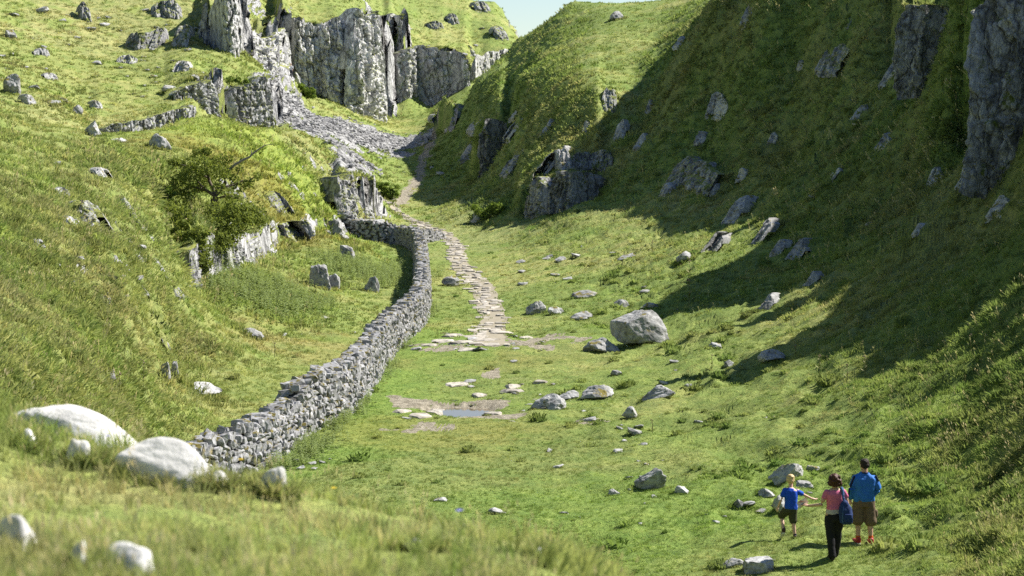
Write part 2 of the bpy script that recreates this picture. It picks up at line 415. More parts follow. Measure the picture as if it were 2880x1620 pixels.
def ground_mat():
    b = NT('turf_and_limestone'); g = b.n('ShaderNodeNewGeometry'); pos = g.outputs['Position']
    tint = b.n('ShaderNodeVertexColor', layer_name='tint').outputs[0]
    msk = b.n('ShaderNodeVertexColor', layer_name='mask').outputs[0]
    sep = b.n('ShaderNodeSeparateColor'); b.l(msk, sep.inputs[0])
    rockm, soilm = sep.outputs[0], sep.outputs[1]
    na = b.noise(1.3, 5, 0.6, pos); nb = b.noise(7, 5, 0.7, pos); nc = b.noise(30, 3, 0.7, pos)
    gcol = b.mix(b.ramp(na, [(0.35, (0, 0, 0)), (0.65, (1, 1, 1))]), b.mix(1.0, tint, (.74, .80, .7), 'MULTIPLY'), b.mix(1.0, tint, (1.22, 1.12, 1.05), 'MULTIPLY'))
    gcol = b.mix(b.ramp(nb, [(0.3, (0, 0, 0)), (0.7, (1, 1, 1))]), b.mix(1.0, gcol, (.62, .70, .62), 'MULTIPLY'), b.mix(1.0, gcol, (1.2, 1.15, 1.1), 'MULTIPLY'))
    rc, rh = rock_nodes(b, pos, 0.8, (1.3, 1.3, 1.3))
    sc = b.ramp(b.noise(4, 6, .6, pos), [(0.3, (.15, .13, .095)), (0.7, (.42, .38, .30))])
    e = b.math('ADD', rockm, b.math('MULTIPLY', b.math('SUBTRACT', nb, 0.5), 0.9))
    rf = b.ramp(e, [(0.42, (0, 0, 0)), (0.56, (1, 1, 1))])
    e2 = b.math('ADD', soilm, b.math('MULTIPLY', b.math('SUBTRACT', nb, 0.5), 0.8))
    sf = b.ramp(e2, [(0.45, (0, 0, 0)), (0.6, (1, 1, 1))])
    col = b.mix(sf, gcol, sc); col = b.mix(rf, col, rc)
    hg = b.math('ADD', b.math('MULTIPLY', nb, 0.8), b.math('MULTIPLY', nc, 0.4))
    hh = b.mix(rf, hg, rh)
    bm = b.bump(hh, 0.9, 0.14)
    return b.done(b.bsdf(col, 0.95, bm, 0.08).outputs[0])
def grass_mat(name='grass_blade', trans=0.45):
    b = NT(name); at_ = b.n('ShaderNodeAttribute', attribute_type='INSTANCER', attribute_name='tint')
    oi = b.n('ShaderNodeObjectInfo'); 
    c = b.mix(b.ramp(oi.outputs['Random'], [(0, (0, 0, 0)), (1, (1, 1, 1))]), b.mix(1.0, at_.outputs['Color'], (.72, .82, .7), 'MULTIPLY'), b.mix(1.0, at_.outputs['Color'], (1.3, 1.18, 1.15), 'MULTIPLY'))
    d = b.n('ShaderNodeBsdfDiffuse'); b.l(c, d.inputs[0])
    t = b.n('ShaderNodeBsdfTranslucent'); b.l(b.mix(1.0, c, (1.06, 1.06, .85), 'MULTIPLY'), t.inputs[0])
    m = b.n('ShaderNodeMixShader'); m.inputs[0].default_value = trans; b.l(d.outputs[0], m.inputs[1]); b.l(t.outputs[0], m.inputs[2])
    return b.done(m.outputs[0])
def rock_mat(name, scale=1.0, tone=(1, 1, 1), streak=False, moss=0.0, moss_col=(.16, .12, .025), bump=0.6, turf=False):
    b = NT(name); tc = b.n('ShaderNodeTexCoord'); oi = b.n('ShaderNodeObjectInfo')
    ad = b.n('ShaderNodeVectorMath', operation='ADD'); g = b.n('ShaderNodeNewGeometry'); pos = g.outputs['Position']
    c, h = rock_nodes(b, pos, scale, tone, streak)
    v = b.math('ADD', b.math('MULTIPLY', oi.outputs['Random'], 0.35), 0.82)
    hs = b.n('ShaderNodeHueSaturation'); b.l(v, hs.inputs['Value']); b.l(c, hs.inputs['Color']); c = hs.outputs[0]
    if moss > 0:
        s = b.n('ShaderNodeSeparateXYZ'); b.l(g.outputs['Normal'], s.inputs[0])
        mn = b.noise(1.4*scale, 4, .6, pos)
        e = b.math('ADD', b.math('MULTIPLY', s.outputs[2], 0.12), mn)
        c = b.mix(b.ramp(e, [(1.0-moss-.03, (0, 0, 0)), (1.0-moss+.04, (1, 1, 1))]), c, b.mix(b.noise(20, 2, .5, pos), moss_col, tuple(x*1.9 for x in moss_col)))
    if turf:
        s = b.n('ShaderNodeSeparateXYZ'); b.l(g.outputs['Normal'], s.inputs[0])
        e = b.math('ADD', s.outputs[2], b.math('MULTIPLY', b.math('SUBTRACT', b.noise(2.5, 4, .6, pos), .5), .9))
        c = b.mix(b.ramp(e, [(.78, (0, 0, 0)), (.90, (1, 1, 1))]), c, b.mix(b.noise(9, 3, .6, pos), (.13, .17, .03), (.30, .30, .09)))
    return b.done(b.bsdf(c, 0.9, b.bump(h, bump, 0.06/scale), 0.15).outputs[0])
def plain(name, col, rough=0.8, spec=0.2, var=0.15, scale=30, bump=0.0):
    b = NT(name); tc = b.n('ShaderNodeTexCoord')
    nn = b.noise(scale, 4, .6, tc.outputs['Object'])
    c = b.mix(nn, tuple(x*(1-var) for x in col), tuple(min(1, x*(1+var)) for x in col))
    return b.done(b.bsdf(c, rough, b.bump(nn, bump, 0.02) if bump else None, spec).outputs[0])
M_GROUND = ground_mat(); M_GRASS = grass_mat()

# ------------------------------------------------------------------ ground colour: what grows where, plus shade painted into the right slope
GREEN = np.array([.205, .268, .086]); LUSH = np.array([.190, .285, .072]); YEL = np.array([.310, .328, .135]); STRAW = np.array([.47, .425, .26]); SHADE_OLIVE = np.array([.135, .190, .066])
PATCH = []     # (centre xy, radius along view, radius across, colour, weight)
def patch(X, Y, rx, ry, col, wgt=0.8):
    p = hit(X, Y); PATCH.append((p[0], p[1], rx, ry, np.array(col), wgt))
def ground_tint(x, y):
    r = np.hypot(x, y)
    n1 = fbm2(x*0.11, y*0.11, 4, 61); n2 = fbm2(x*0.5, y*0.5, 3, 63); n3 = fbm2(x*0.03, y*0.03, 3, 67)
    c = GREEN[None]*np.ones((len(x), 1))
    k = sstep(-0.05, 0.35, n1+0.4*n2)[:, None]; c = c*(1-k)+YEL*k
    left = sstep(0.0, -0.14, np.arctan2(x, y)+0.02)[:, None]
    c = c*(1-0.5*left)+YEL*0.5*left*1.05
    k = sstep(0.1, 0.4, n2+0.3*n1)[:, None]; c = c*(1-0.5*k)+LUSH*0.5*k
    k = sstep(0.2, 0.5, n3-n2*0.5)[:, None]; c = c*(1-0.25*k)+STRAW*0.25*k
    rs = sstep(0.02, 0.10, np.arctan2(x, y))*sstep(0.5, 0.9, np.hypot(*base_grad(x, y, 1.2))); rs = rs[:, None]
    c = c*(1-0.55*rs)+SHADE_OLIVE*0.55*rs; dr = rs*sstep(.05, .4, fbm2(x*.35, y*.12, 3, 69)+.2*n2)[:, None]; c = c*(1-.4*dr)+np.array([.27, .27, .13])*.4*dr  # steep right slope: grass colour darkened to deepen its shade, then drier streaks
    for px, py, rx, ry, cc, wg in PATCH:
        dd = np.hypot(((x-px)/rx), ((y-py)/ry)) + 0.7*n2 + 0.4*n1
        k = (wg*sstep(1.15, 0.55, dd))[:, None]; c = c*(1-k)+cc*k
    return c
patch(1150,1180,7,8,(.22,.265,.10),.6); patch(740,850,3.5,6,(.34,.30,.14),.6); patch(1150,905,5,3.5,(.24,.25,.09),.6)
patch(930,1010,2,8,LUSH,.9); patch(860,1120,2.5,5,LUSH,.8); patch(1110,860,2.5,8,LUSH,.7); patch(700,760,6,8,LUSH,.6); patch(1500,1300,5,6,LUSH,.6)
patch(600,340,9,14,(.27,.34,.08),.8); patch(1900,1250,5,4,LUSH,.4); patch(640,480,7,9,(.25,.22,.07),.6); patch(1080,1100,4,4,(.26,.26,.085),.5)

# path and soil masks (bearing, sight line) -> ground
def ground_line(rows): return np.array([hit(X, Y)[:2] for X, Y in rows])
PATH_PX = [(975,508),(1020,545),(1075,572),(1120,592),(1150,620),(1150,650),(1175,685),(1215,720),(1225,760),(1245,800),(1230,835),(1245,870)]
PATH = ground_line(PATH_PX)
PATH_W = np.array([.9,1.0,1.1,1.1,1.0,1.1,1.1,1.1,1.1,1.1,1.2,1.3])
PATH2 = ground_line([(1090,335),(1075,375),(1060,420),(1040,470),(1010,500),(975,508)])
FLAT['path'] = (PATH, PATH_W)
_pp = hit(1160, 1032); FLAT['pud'] = (_pp[:2], 0.95, 1.1, hz(_pp[0], _pp[1])-0.03)
SOIL = [(hit(X, Y)[:2], rx*.78, ry*.8) for X, Y, rx, ry in ((1290,862,2.2,2.0),(1180,1030,2.6,1.3),(1060,1010,1.6,1.0),(1260,1048,1.4,.7),(1080,1078,1.2,.8),(1500,1060,1.0,.6),(1150,870,2.5,1.2),(1370,850,1.6,1.2),(1240,940,.3,1.5))]
SCREE = [ground_line([(705,280),(760,310),(830,350),(880,385),(895,400)]), ground_line([(740,270),(800,300),(870,325),(930,345),(1010,352)]), ground_line([(880,395),(900,430)])]
SCREE_W = [3.2, 6.0, 2.0]
def soil_mask(x, y):
    m = np.zeros(len(x)); n = fbm2(x*1.1, y*1.1, 3, 71)
    for c, rx, ry in SOIL:
        m = np.maximum(m, sstep(1.3, 0.5, np.hypot((x-c[0])/rx, (y-c[1])/ry)+1.7*n))
    m = np.maximum(m, 0.9*sstep(1.15, 0.6, seg_dist(x, y, PATH, PATH_W*0.42)+0.8*n))
    m = np.maximum(m, 0.8*sstep(1.2, 0.4, seg_dist(x, y, PATH2)+0.9*n))
    return m
def scree_mask(x, y):
    m = np.zeros(len(x)); n = fbm2(x*0.5, y*0.5, 3, 73)
    for L, wd in zip(SCREE, SCREE_W): m = np.maximum(m, sstep(1.2, 0.7, seg_dist(x, y, L)/wd+0.8*n))
    return m

# ------------------------------------------------------------------ the ground sheet
def build_ground():
    A = np.radians(np.concatenate([np.linspace(-33, -15.5, 60, endpoint=False), np.linspace(-15.5, 15.5, 600), np.linspace(15.5, 37, 81)[1:]]))
    NR = 1040
    fine = np.exp(np.linspace(math.log(2.2), math.log(880), 5200))
    cum = np.zeros((len(A), len(fine)))
    for i, a in enumerate(A):
        z = base_h(np.sin(a)*fine, np.cos(a)*fine)
        e = np.arctan2(z-CAMZ, fine)
        ds = np.abs(np.diff(e)) + 0.045*np.diff(np.log(fine))*np.where((fine[1:] > 28) & (fine[1:] < 345), 1.6, 0.6)
        cum[i, 1:] = np.cumsum(ds)
    cum /= cum[:, -1:]
    k = np.exp(-0.5*(np.arange(-30, 31)/13.0)**2); k /= k.sum()
    pad = np.pad(cum, ((30, 30), (0, 0)), 'edge')
    cum = sum(k[j]*pad[j:j+len(A)] for j in range(61))
    R = np.array([np.interp(np.linspace(0, 1, NR), cum[i], fine) for i in range(len(A))])
    x = np.sin(A)[:, None]*R; y = np.cos(A)[:, None]*R
    z = np.zeros_like(x)
    for i in range(0, len(A), 40): z[i:i+40] = height(x[i:i+40].ravel(), y[i:i+40].ravel()).reshape(-1, NR)
    V = np.stack([x, y, z], -1)
    na = len(A)
    xf, yf, zf = x.ravel(), y.ravel(), z.ravel(); gx, gy = base_grad(xf, yf, 0.7); g_ = np.hypot(gx, gy)
    idx = np.nonzero((g_ > 1.2) & (np.hypot(xf, yf) > 60))[0]
    xs, ys, zs = xf[idx], yf[idx], zf[idx]; sx, sy = base_grad(xs, ys, 4.0); sn = np.hypot(sx, sy)+1e-6; sx, sy = sx/sn, sy/sn
    tt = xs*sy-ys*sx; k = sstep(1.2, 2.4, g_[idx])*(.5+.7*sstep(80, 200, np.hypot(xs, ys)))*np.where((np.arctan2(xs, ys) > -.038) & (np.hypot(xs, ys) < 262), .25, 1)
    wv = .5*fbm2(tt*.5, zs*.5, 2, 111)
    c1, g1 = cell2(tt*.55+wv, zs*.30+wv, 113); c2, g2 = cell2(tt*1.5+wv, zs*.9, 117)
    dd = k*(.75*(c1-.5)+.35*(c2-.5)-.30*np.exp(-g1*10)-.15*np.exp(-g2*10)+.4*fbm2(tt*1.2, zs*1.2, 3, 119))
    xf[idx] -= sx*dd; yf[idx] -= sy*dd; zf[idx] += .25*dd
    V = np.stack([xf.reshape(x.shape), yf.reshape(x.shape), zf.reshape(x.shape)], -1)
    d1 = V[1:, 1:]-V[:-1, :-1]; d2 = V[:-1, 1:]-V[1:, :-1]
    fn = np.cross(d1, d2); fn *= np.sign(fn[..., 2:3]+1e-12)
    N = np.zeros_like(V); N[1:, 1:] += fn; N[:-1, :-1] += fn; N[1:, :-1] += fn; N[:-1, 1:] += fn
    N /= np.linalg.norm(N, axis=-1, keepdims=True)+1e-12
    return A, R, V, N
GA, GR, GV, GN = build_ground()
NA, NR = GV.shape[:2]
def region_rock():
    x = GV[..., 0].ravel(); y = GV[..., 1].ravel(); nz = GN[..., 2].ravel(); r = np.hypot(x, y); a = np.arctan2(x, y)
    # average steepness over a small neighbourhood keeps turf ledges on the crags
    n = fbm2(x*0.7, y*0.7, 3, 81)
    X2, Y2, hn, far = warp(x, y); gx, gy = base_grad(X2, Y2, 0.5); sl = np.hypot(gx, gy)
    right = sstep(-.045, -.036, a)*(r < 262)
    lo = 1.0+1.0*right + 3.0*(1-sstep(82, 84, r-8*sstep(-.155, -.162, a)*-1))*(1-right)*1.0
    lo = np.where((a < -.163) & (r < 120), 4.0, np.where((r < 80) & (right < .5), 4.0, 1.0+9.0*right))
    m = sstep(lo, lo+0.6, sl + 0.9*n)*sstep(0.88, 0.62, nz)
    m = m*(r > 30)
    m = np.maximum(m, scree_mask(x, y))
    return m
ROCKM = region_rock(); SOILM = soil_mask(GV[..., 0].ravel(), GV[..., 1].ravel())
def split_ground():
    flat = GV.reshape(-1, 3); nrm = GN.reshape(-1, 3)
    ii, jj = np.meshgrid(np.arange(NA-1), np.arange(NR-1), indexing='ij')
    q = np.stack([ii*NR+jj, (ii+1)*NR+jj, (ii+1)*NR+jj+1, ii*NR+jj+1], -1).reshape(-1, 4)
    cx = flat[q].mean(1); r = np.hypot(cx[:, 0], cx[:, 1]); a = np.arctan2(cx[:, 0], cx[:, 1]); ax = CX+FP*np.tan(a)
    gx, gy = base_grad(cx[:, 0], cx[:, 1], 2.0); sl = np.hypot(gx, gy)
    lab = np.zeros(len(q), int)                                   # 0 valley floor
    right = (ax > 1150) & (sl > 0.30) & (r > 30); lab[right] = 2
    lab[(ax > 1960) & (r > 30) & (cx[:, 2] > 1.4)] = 2
    lab[(ax > 1110) & (r > 155)] = 2
    lab[(ax <= 1130) & (r > 140) ] = 1
    lab[(ax < 470) & (r > 26)] = 1
    lab[(ax >= 470) & (ax < 870) & (r > 80) & (cx[:, 2] > 2.6)] = 1
    lab[(ax < 1320) & (r > 262)] = 1
    lab[(r < 26)] = 3
    lab[(ROCKM[q].mean(1) > 0.55) & (r > 135) & (lab == 1)] = 4
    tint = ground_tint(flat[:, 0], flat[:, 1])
    names = {0: 'valley_floor', 1: 'hillside_left', 2: 'hillside_right', 3: 'near_hillside', 4: 'limestone_cliff'}
    for k, nm in names.items():
        f = q[lab == k]; used, inv = np.unique(f, return_inverse=True)
        o = mesh_np(nm, flat[used], inv.reshape(-1, 4), M_GROUND, smooth=True, normals=nrm[used].astype(np.float32))
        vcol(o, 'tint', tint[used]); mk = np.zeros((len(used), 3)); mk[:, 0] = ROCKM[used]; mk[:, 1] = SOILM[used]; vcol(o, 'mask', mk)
        tag(o, kind='structure')
split_ground()

# ------------------------------------------------------------------ stones
M_ROCK = rock_mat('limestone', 1.6, (1.2, 1.2, 1.2), False, 0.30, (.13, .11, .03))
M_WHITE = rock_mat('bleached_limestone', 2.2, (2.1, 2.05, 2.0), False, 0.0, bump=0.9)
M_SCREE = rock_mat('scree_limestone', 1.2, (.95, .94, .95), False, 0.25, (.10, .12, .03))
M_CRAG = rock_mat('crag_limestone', 1.0, (1.1, 1.1, 1.12), True, 0.36, (.07, .085, .02), bump=1.0, turf=True)
M_CLIFF = rock_mat('cliff_limestone', .8, (1.8, 1.78, 1.76), True, 0.30, (.07, .085, .02), bump=0.8, turf=True)
M_WALL = rock_mat('wall_limestone', 3.0, (1.12, 1.12, 1.17), False, 0.35, (.10, .085, .025), bump=0.5)
M_FLAG = rock_mat('worn_limestone', 2.0, (1.45, 1.33, 1.15), False, 0.0, bump=0.3)
def ico(sub):
    bm = bmesh.new(); bmesh.ops.create_icosphere(bm, subdivisions=sub, radius=1.0)
    v = np.array([q.co[:] for q in bm.verts]); f = np.array([[q.index for q in fc.verts] for fc in bm.faces]); bm.free()
    return v, f
ICO = {k: ico(k) for k in (1, 2, 3, 4, 5)}
def boxsphere():
    g = np.linspace(-1, 1, 3); vs = {}; fs = []
    def vid(p):
        k = tuple(np.round(p, 3)); 
        if k not in vs: vs[k] = len(vs)
        return vs[k]
    for ax in range(3):
        for sgn in (-1, 1):
            for i in range(2):
                for j in range(2):
                    c = []
                    for (a, b) in ((0, 0), (1, 0), (1, 1), (0, 1)):
                        p = [0, 0, 0]; p[ax] = sgn; p[(ax+1) % 3] = g[i+a]; p[(ax+2) % 3] = g[j+b]; c.append(vid(p))
                    if sgn < 0: c = c[::-1]
                    fs.append((c[0], c[1], c[2])); fs.append((c[0], c[2], c[3]))
    v = np.array(list(vs.keys())); v = v/np.linalg.norm(v, axis=1, keepdims=True)
    return v, np.array(fs)
BOXV, BOXF = boxsphere()
def faceted(dirs, seed, nplanes=14, soft=0.0, rough=0.06, fr=2.5, box=0.0):
    r_ = np.random.default_rng(seed)
    n = r_.normal(size=(nplanes, 3)); n /= np.linalg.norm(n, axis=1, keepdims=True)
    h = r_.uniform(0.62, 1.0, nplanes)
    if box > 0:
        e = np.concatenate([np.eye(3), -np.eye(3)]); e = e + r_.normal(size=e.shape)*0.16; e /= np.linalg.norm(e, axis=1, keepdims=True)
        n = np.concatenate([n, e]); h = np.concatenate([h+0.15*box, r_.uniform(0.62, 0.78, 6)])
    d = dirs@n.T
    q = np.where(d > 0.05, h[None]/np.maximum(d, 0.05), 9.)
    if soft > 0:
        rad = -soft*np.log(np.exp(-q/soft).sum(1))
    else: rad = q.min(1)
    rad = np.minimum(rad, 1.25)
    rad = rad*(1+rough*2*fbm3(dirs[:, 0]*fr+seed, dirs[:, 1]*fr, dirs[:, 2]*fr, 4, seed % 97))
    v = dirs*rad[:, None]
    v = v/(np.abs(v).max(0))
    return v
def rock(name, loc, size, seed, mat, sub=3, rz=0.0, tilt=(0, 0), soft=0.008, rough=0.10, nplanes=12, sink=0.45, taper=0.2, smooth=False, fr=3.2, box=0.0):
    """size = full width, depth, height above the turf; part of it lies under the turf"""
    dv, f = ICO[sub]
    v = faceted(dv, seed, nplanes, soft, rough, fr, box)
    hh = size[2]*(1+sink); v[:, :2] *= (1-taper*np.clip(v[:, 2:3], -1, 1))
    v = v*np.array([size[0]/2, size[1]/2, hh/2]); v[:, 2] += hh/2 - size[2]*sink
    o = mesh_np(name, v, f, mat, smooth=smooth)
    o.location = loc; o.rotation_euler = (tilt[0], tilt[1], rz)
    return o
def px(d): return d/FP
SKIRT = []
def place_rock(X, Yb, wpx, hpx, label, name='boulder', cat='boulder', group=None, depth=0.9, mat=None, seed=None, dmin=4.0, **kw):
    p = hit(X, Yb, dmin); d = p[1]
    wd = wpx*px(d); ht = max(hpx*px(d), 0.04); SKIRT.append((p[0], p[1]+wd*depth*.3, wd*.5, wd*depth*.5))
    o = rock(name, (p[0], p[1]+wd*depth*0.3, p[2]), (wd, wd*depth, ht), seed if seed is not None else int(X*7+Yb), mat or M_ROCK, **kw)
    return tag(o, label, cat, group)
# single boulders that stand out
place_rock(1608,868,126,86,'large angular grey boulder standing alone on the grassy slope beside the worn path',seed=24,sub=5,nplanes=12,rough=.05,soft=.02,sink=.12,depth=.85,rz=.5,fr=4,box=.8,taper=.16)
place_rock(1512,884,92,34,'low mossy rock half buried beside the large lone boulder',seed=22,sub=4,sink=.5,mat=M_ROCK)
place_rock(1352,790,52,38,'pointed triangular grey rock standing beside the paved path',seed=33,sub=4,nplanes=8,tilt=(0,-.45),sink=.3)
place_rock(1397,790,44,24,'squat cracked rock next to the pointed triangular rock',seed=34,sub=3)
place_rock(1462,806,74,22,'long low rock with grass on top below the flat slab on the slope',seed=35,sub=3)
place_rock(1466,750,82,18,'flat tilted pale slab lying in the tussocks above the path',seed=36,sub=3,nplanes=9,tilt=(0,-.15))
place_rock(1565,775,50,22,'grey rock among tussocks above the large lone boulder',seed=37,sub=3)
place_rock(1640,775,45,14,'thin pale slab in the grass behind the large lone boulder',seed=38,sub=3)
place_rock(1510,1004,96,32,'broad grey slab with an overhanging edge beyond the puddle',seed=41,sub=4,nplanes=9,sink=.4,tilt=(.1,0))
place_rock(1436,1004,62,20,'pale low slab between two larger slabs beyond the puddle',seed=42,sub=3,nplanes=9)
place_rock(1382,1030,94,34,'large wedge slab leaning in the turf to the right of the puddle',seed=43,sub=4,nplanes=8,tilt=(0,-.2),sink=.4)
place_rock(1655,1000,86,28,'tilted grey slab pushed out of the hummocks above the three slabs',seed=44,sub=4,nplanes=9,tilt=(0,-.3))
place_rock(1587,1052,44,28,'dark speckled rock poking from the turf below the slabs',seed=45,sub=3)
place_rock(1640,1232,100,46,'long layered slab tilted up out of the lawn with an orange lichen end',seed=51,sub=4,nplanes=7,tilt=(0,-.42),sink=.35,depth=.5,box=.8)
place_rock(1712,1242,44,20,'small brown topped rock next to the long layered slab',seed=52,sub=3)
place_rock(1545,1247,32,16,'small grey rock in front of the long layered slab',seed=53,sub=3)
place_rock(1108,1262,38,10,'flat lone stone on the mown looking turf',seed=54,sub=3)
place_rock(1988,1206,112,40,'long leaning limestone slab on the slope beyond the boy',seed=61,sub=4,nplanes=8,tilt=(0,-.36),sink=.4,depth=.6)
place_rock(2048,1188,40,20,'pale rounded block behind the long leaning slab',seed=62,sub=3)
place_rock(2025,1226,54,14,'flat topped block between the boy and the woman',seed=63,sub=3,nplanes=9,box=.7)
place_rock(1927,1248,46,20,'pale rock in grass to the left of the boy',seed=64,sub=3)
place_rock(1858,1276,36,20,'small grey rock standing clear on the slope left of the boy',seed=65,sub=3)
place_rock(1962,1286,44,42,'white speckled rock directly beside the boy',seed=66,sub=3,nplanes=10)
place_rock(1908,1442,92,38,'split grey block with dark front below the walkers',seed=67,sub=4,nplanes=9,box=.8)
place_rock(1842,1424,60,18,'thin slanting slab left of the split grey block',seed=68,sub=3,tilt=(0,-.3))
place_rock(1800,876,42,14,'small dark topped slab on the slope above the mossy hummock rock',seed=71,sub=3)
place_rock(1836,922,36,20,'white faced rock with orange moss on the right slope',seed=72,sub=3)
place_rock(1940,905,80,24,'mossy hummock rock at the edge of the hillside shade',seed=73,sub=4,nplanes=10)
place_rock(1725,655,48,22,'dark broken rock at the border of the hillside shade',seed=74,sub=3)
place_rock(1550,945,32,14,'small rounded rock above the three slabs',seed=75,sub=3)
place_rock(1200,560,46,26,'pale rock in the shade beside the paved path',seed=76,sub=3)
place_rock(1135,720,52,26,'low grey rock on the grass strip between path and wall',seed=77,sub=3)
# enclosure
place_rock(800,722,62,58,'thick upright limestone block under the turf ledge in the enclosure',seed=81,sub=4,nplanes=9,box=.7)
place_rock(838,728,36,40,'darker block leaning on the upright limestone block in the enclosure',seed=82,sub=3,box=.6,nplanes=9)
place_rock(930,734,44,42,'thin pointed slab standing on edge in the enclosure',seed=83,sub=3,nplanes=7,tilt=(0,.3),depth=.4)
place_rock(870,655,44,40,'grey block beneath the ledge near the far wall corner',seed=88,sub=3,box=.6)
place_rock(632,848,62,20,'long white rock with a mossy end in the enclosure grass',seed=84,sub=3,tilt=(0,.35))
place_rock(815,803,42,8,'flat white stone lying in the enclosure grass',seed=85,sub=3)
place_rock(502,988,106,24,'broad white slab in the enclosure below the brow',seed=86,sub=4,tilt=(0,.1))
place_rock(862,604,32,16,'pale flat stone on the turf ledge near the far wall corner',seed=87,sub=3)
place_rock(835,585,62,34,'rough grey block under the grassy rim beside the wall end',seed=89,sub=3,box=.5)
place_rock(925,574,95,22,'wide dark ledge rock that the far wall runs up to',seed=90,sub=4,box=.6,nplanes=9)
# left hill
place_rock(400,374,58,38,'large rounded white boulder on the smooth green knoll',seed=91,sub=4,nplanes=12,soft=.03,dmin=90)
place_rock(300,360,54,14,'long low white rock left of the rounded boulder on the knoll',seed=92,sub=3,dmin=80,tilt=(0,.2))
place_rock(232,342,48,42,'craggy grey rock at the end of the low cliff band',seed=93,sub=4,dmin=80)
place_rock(187,288,42,26,'white rock perched on the turf above the low cliff band',seed=94,sub=3,dmin=90)
place_rock(22,96,34,30,'single pale boulder high on the left hillside',seed=95,sub=3,dmin=90)
place_rock(268,952,52,22,'pale angular stone in long grass on the left hillside',seed=96,sub=3,tilt=(0,.4))
place_rock(30,235,56,50,'cluster of pale pitted rock on the upper left hillside',seed=97,sub=4,dmin=90)
place_rock(1090,302,30,20,'grey boulder lying in the hollow under the shaded far cliff',seed=98,sub=3,dmin=200)
place_rock(1555,48,40,22,'rough pale rock on the sunny top of the buttress',seed=99,sub=3,dmin=100)
# near white boulders
def near_rock(X0, X1, Yt, Yb, label, seed, tilt=0.0, sub=5, depth=.8, **kw):
    Yb += 26; return place_rock((X0+X1)/2, Yb, (X1-X0)*1.22, (Yb-Yt)*1.15, label, name='white_boulder', seed=seed, sub=sub, mat=M_WHITE, smooth=True, soft=.2, nplanes=18, rough=.035, tilt=(0, tilt), depth=depth, dmin=4.0, **kw)
near_rock(14,350,1010,1086,'huge smooth white boulder, longest of the pale boulders in near grass',101,.27,sink=.5,depth=.55)
near_rock(268,500,1116,1188,'smooth dome shaped white boulder beside the longest pale boulder',102,.2,sink=.5,depth=.6)
near_rock(654,728,1184,1226,'white boulder with a dark pit near the end of the wall',103,.15,sink=.5)
near_rock(-24,100,1300,1395,'white boulder cut by the left edge among blurred grass',104,.1,sink=.5)
near_rock(148,206,1372,1450,'narrow upright white stone in near grass',105,.1,sink=.5,sub=4)
near_rock(246,388,1388,1455,'low pale slab stone in the nearest grass',106,.12,sink=.6)
near_rock(170,230,1112,1150,'small grey white stone below the longest pale boulder',107,sub=4)
near_rock(40,96,1078,1108,'small half hidden stone beneath the tail of the longest pale boulder',108,sub=4)
near_rock(520,574,1186,1212,'small mottled stone right of the dome shaped boulder',109,sub=4)
place_rock(1063,1392,118,30,'thin plank like grey stone lying in blurred grass',name='white_boulder',seed=110,sub=4,tilt=(0,.40),depth=.3,sink=.2,nplanes=8,box=.8,mat=M_ROCK)
near_rock(1340,1366,1384,1398,'tiny white stone on the near brow',111,sub=3)

# small stones, told apart by place only
SMALL = []
_proto = []
for k in range(9):
    dv, f = ICO[2]; v = faceted(dv, 300+k, 8, 0, .09, 3, .5); 
    v[:, 2] = v[:, 2]*0.5+0.16
    me = mesh_np('stone', v*0.5, f, M_ROCK); _proto.append(me.data); bpy.data.objects.remove(me)
def small_stone(X, Y, w_px, label, group, dmin=28.0, flat=1.0):
    p = hit(X, Y, dmin); s = w_px*px(p[1]); SKIRT.append((p[0], p[1], s*.5, s*.5))
    o = bpy.data.objects.new('stone', random.choice(_proto)); COL.objects.link(o)
    o.location = (p[0], p[1], p[2]-0.02*s); s *= 1.15; o.scale = (s, s*random.uniform(.6, 1.1), s*random.uniform(.45, .9)*flat)
    o.rotation_euler = (random.uniform(-.3, .3), random.uniform(-.35, .25), random.uniform(0, 6.3))
    return tag(o, label, 'stone', group)
def scatter_stones(n, xr, yr, wr, label, group, cond=None, dmin=28.0, flat=1.0):
    k = 0
    while k < n:
        X = random.uniform(*xr); Y = random.uniform(*yr)
        if cond and not cond(X, Y): continue
        small_stone(X, Y, random.uniform(wr[0], wr[1])**1.0 if random.random() < .85 else wr[1]*1.5, label, group, dmin, flat); k += 1
for X, Y, w_ in ((742,1158,20),(783,1168,24),(812,1165,18),(752,1180,28),(790,1180,20),(830,1155,10),(1010,862,26),(1025,872,22),(1048,880,24),(990,872,18)):
    small_stone(X, Y, w_, 'fallen grey stone on the turf at the foot of the dry stone wall', 'stones fallen from the wall')
scatter_stones(58, (1180,1980), (600,1320), (7,26), 'small grey limestone rock half sunk in the sunny valley turf', 'small rocks in the valley turf', lambda X, Y: X > 1300-(Y-600)*.1 and not (1450 < X < 1700 and 780 < Y < 900) and (X-1300)*.9 > (600-Y)+0 and not (X > 1730 and Y < 880))
scatter_stones(28, (1500,2560), (1180,1440), (6,16), 'little pale stone showing in the grass around the walkers', 'little stones around the walkers')
scatter_stones(60, (0,520), (20,270), (8,24), 'pale stone dotted over the far left hillside', 'stones on the far left hillside', dmin=100)
scatter_stones(40, (130,450), (400,780), (9,28), 'white stone on the steep brow left of the hawthorn', 'stones on the left brow', lambda X, Y: X < 330+ (Y-400)*.25)
scatter_stones(14, (0,400), (700,960), (6,16), 'small pale stone in the long grass of the left slope', 'stones in the left slope grass')
scatter_stones(14, (980,1300), (20,200), (6,20), 'grey stone on the grassy top of the far cliff', 'stones on the far cliff top', dmin=240)
scatter_stones(14, (950,1120), (360,520), (6,18), 'grey stone beside the rocky trail of the upper valley', 'stones along the upper trail', dmin=130)
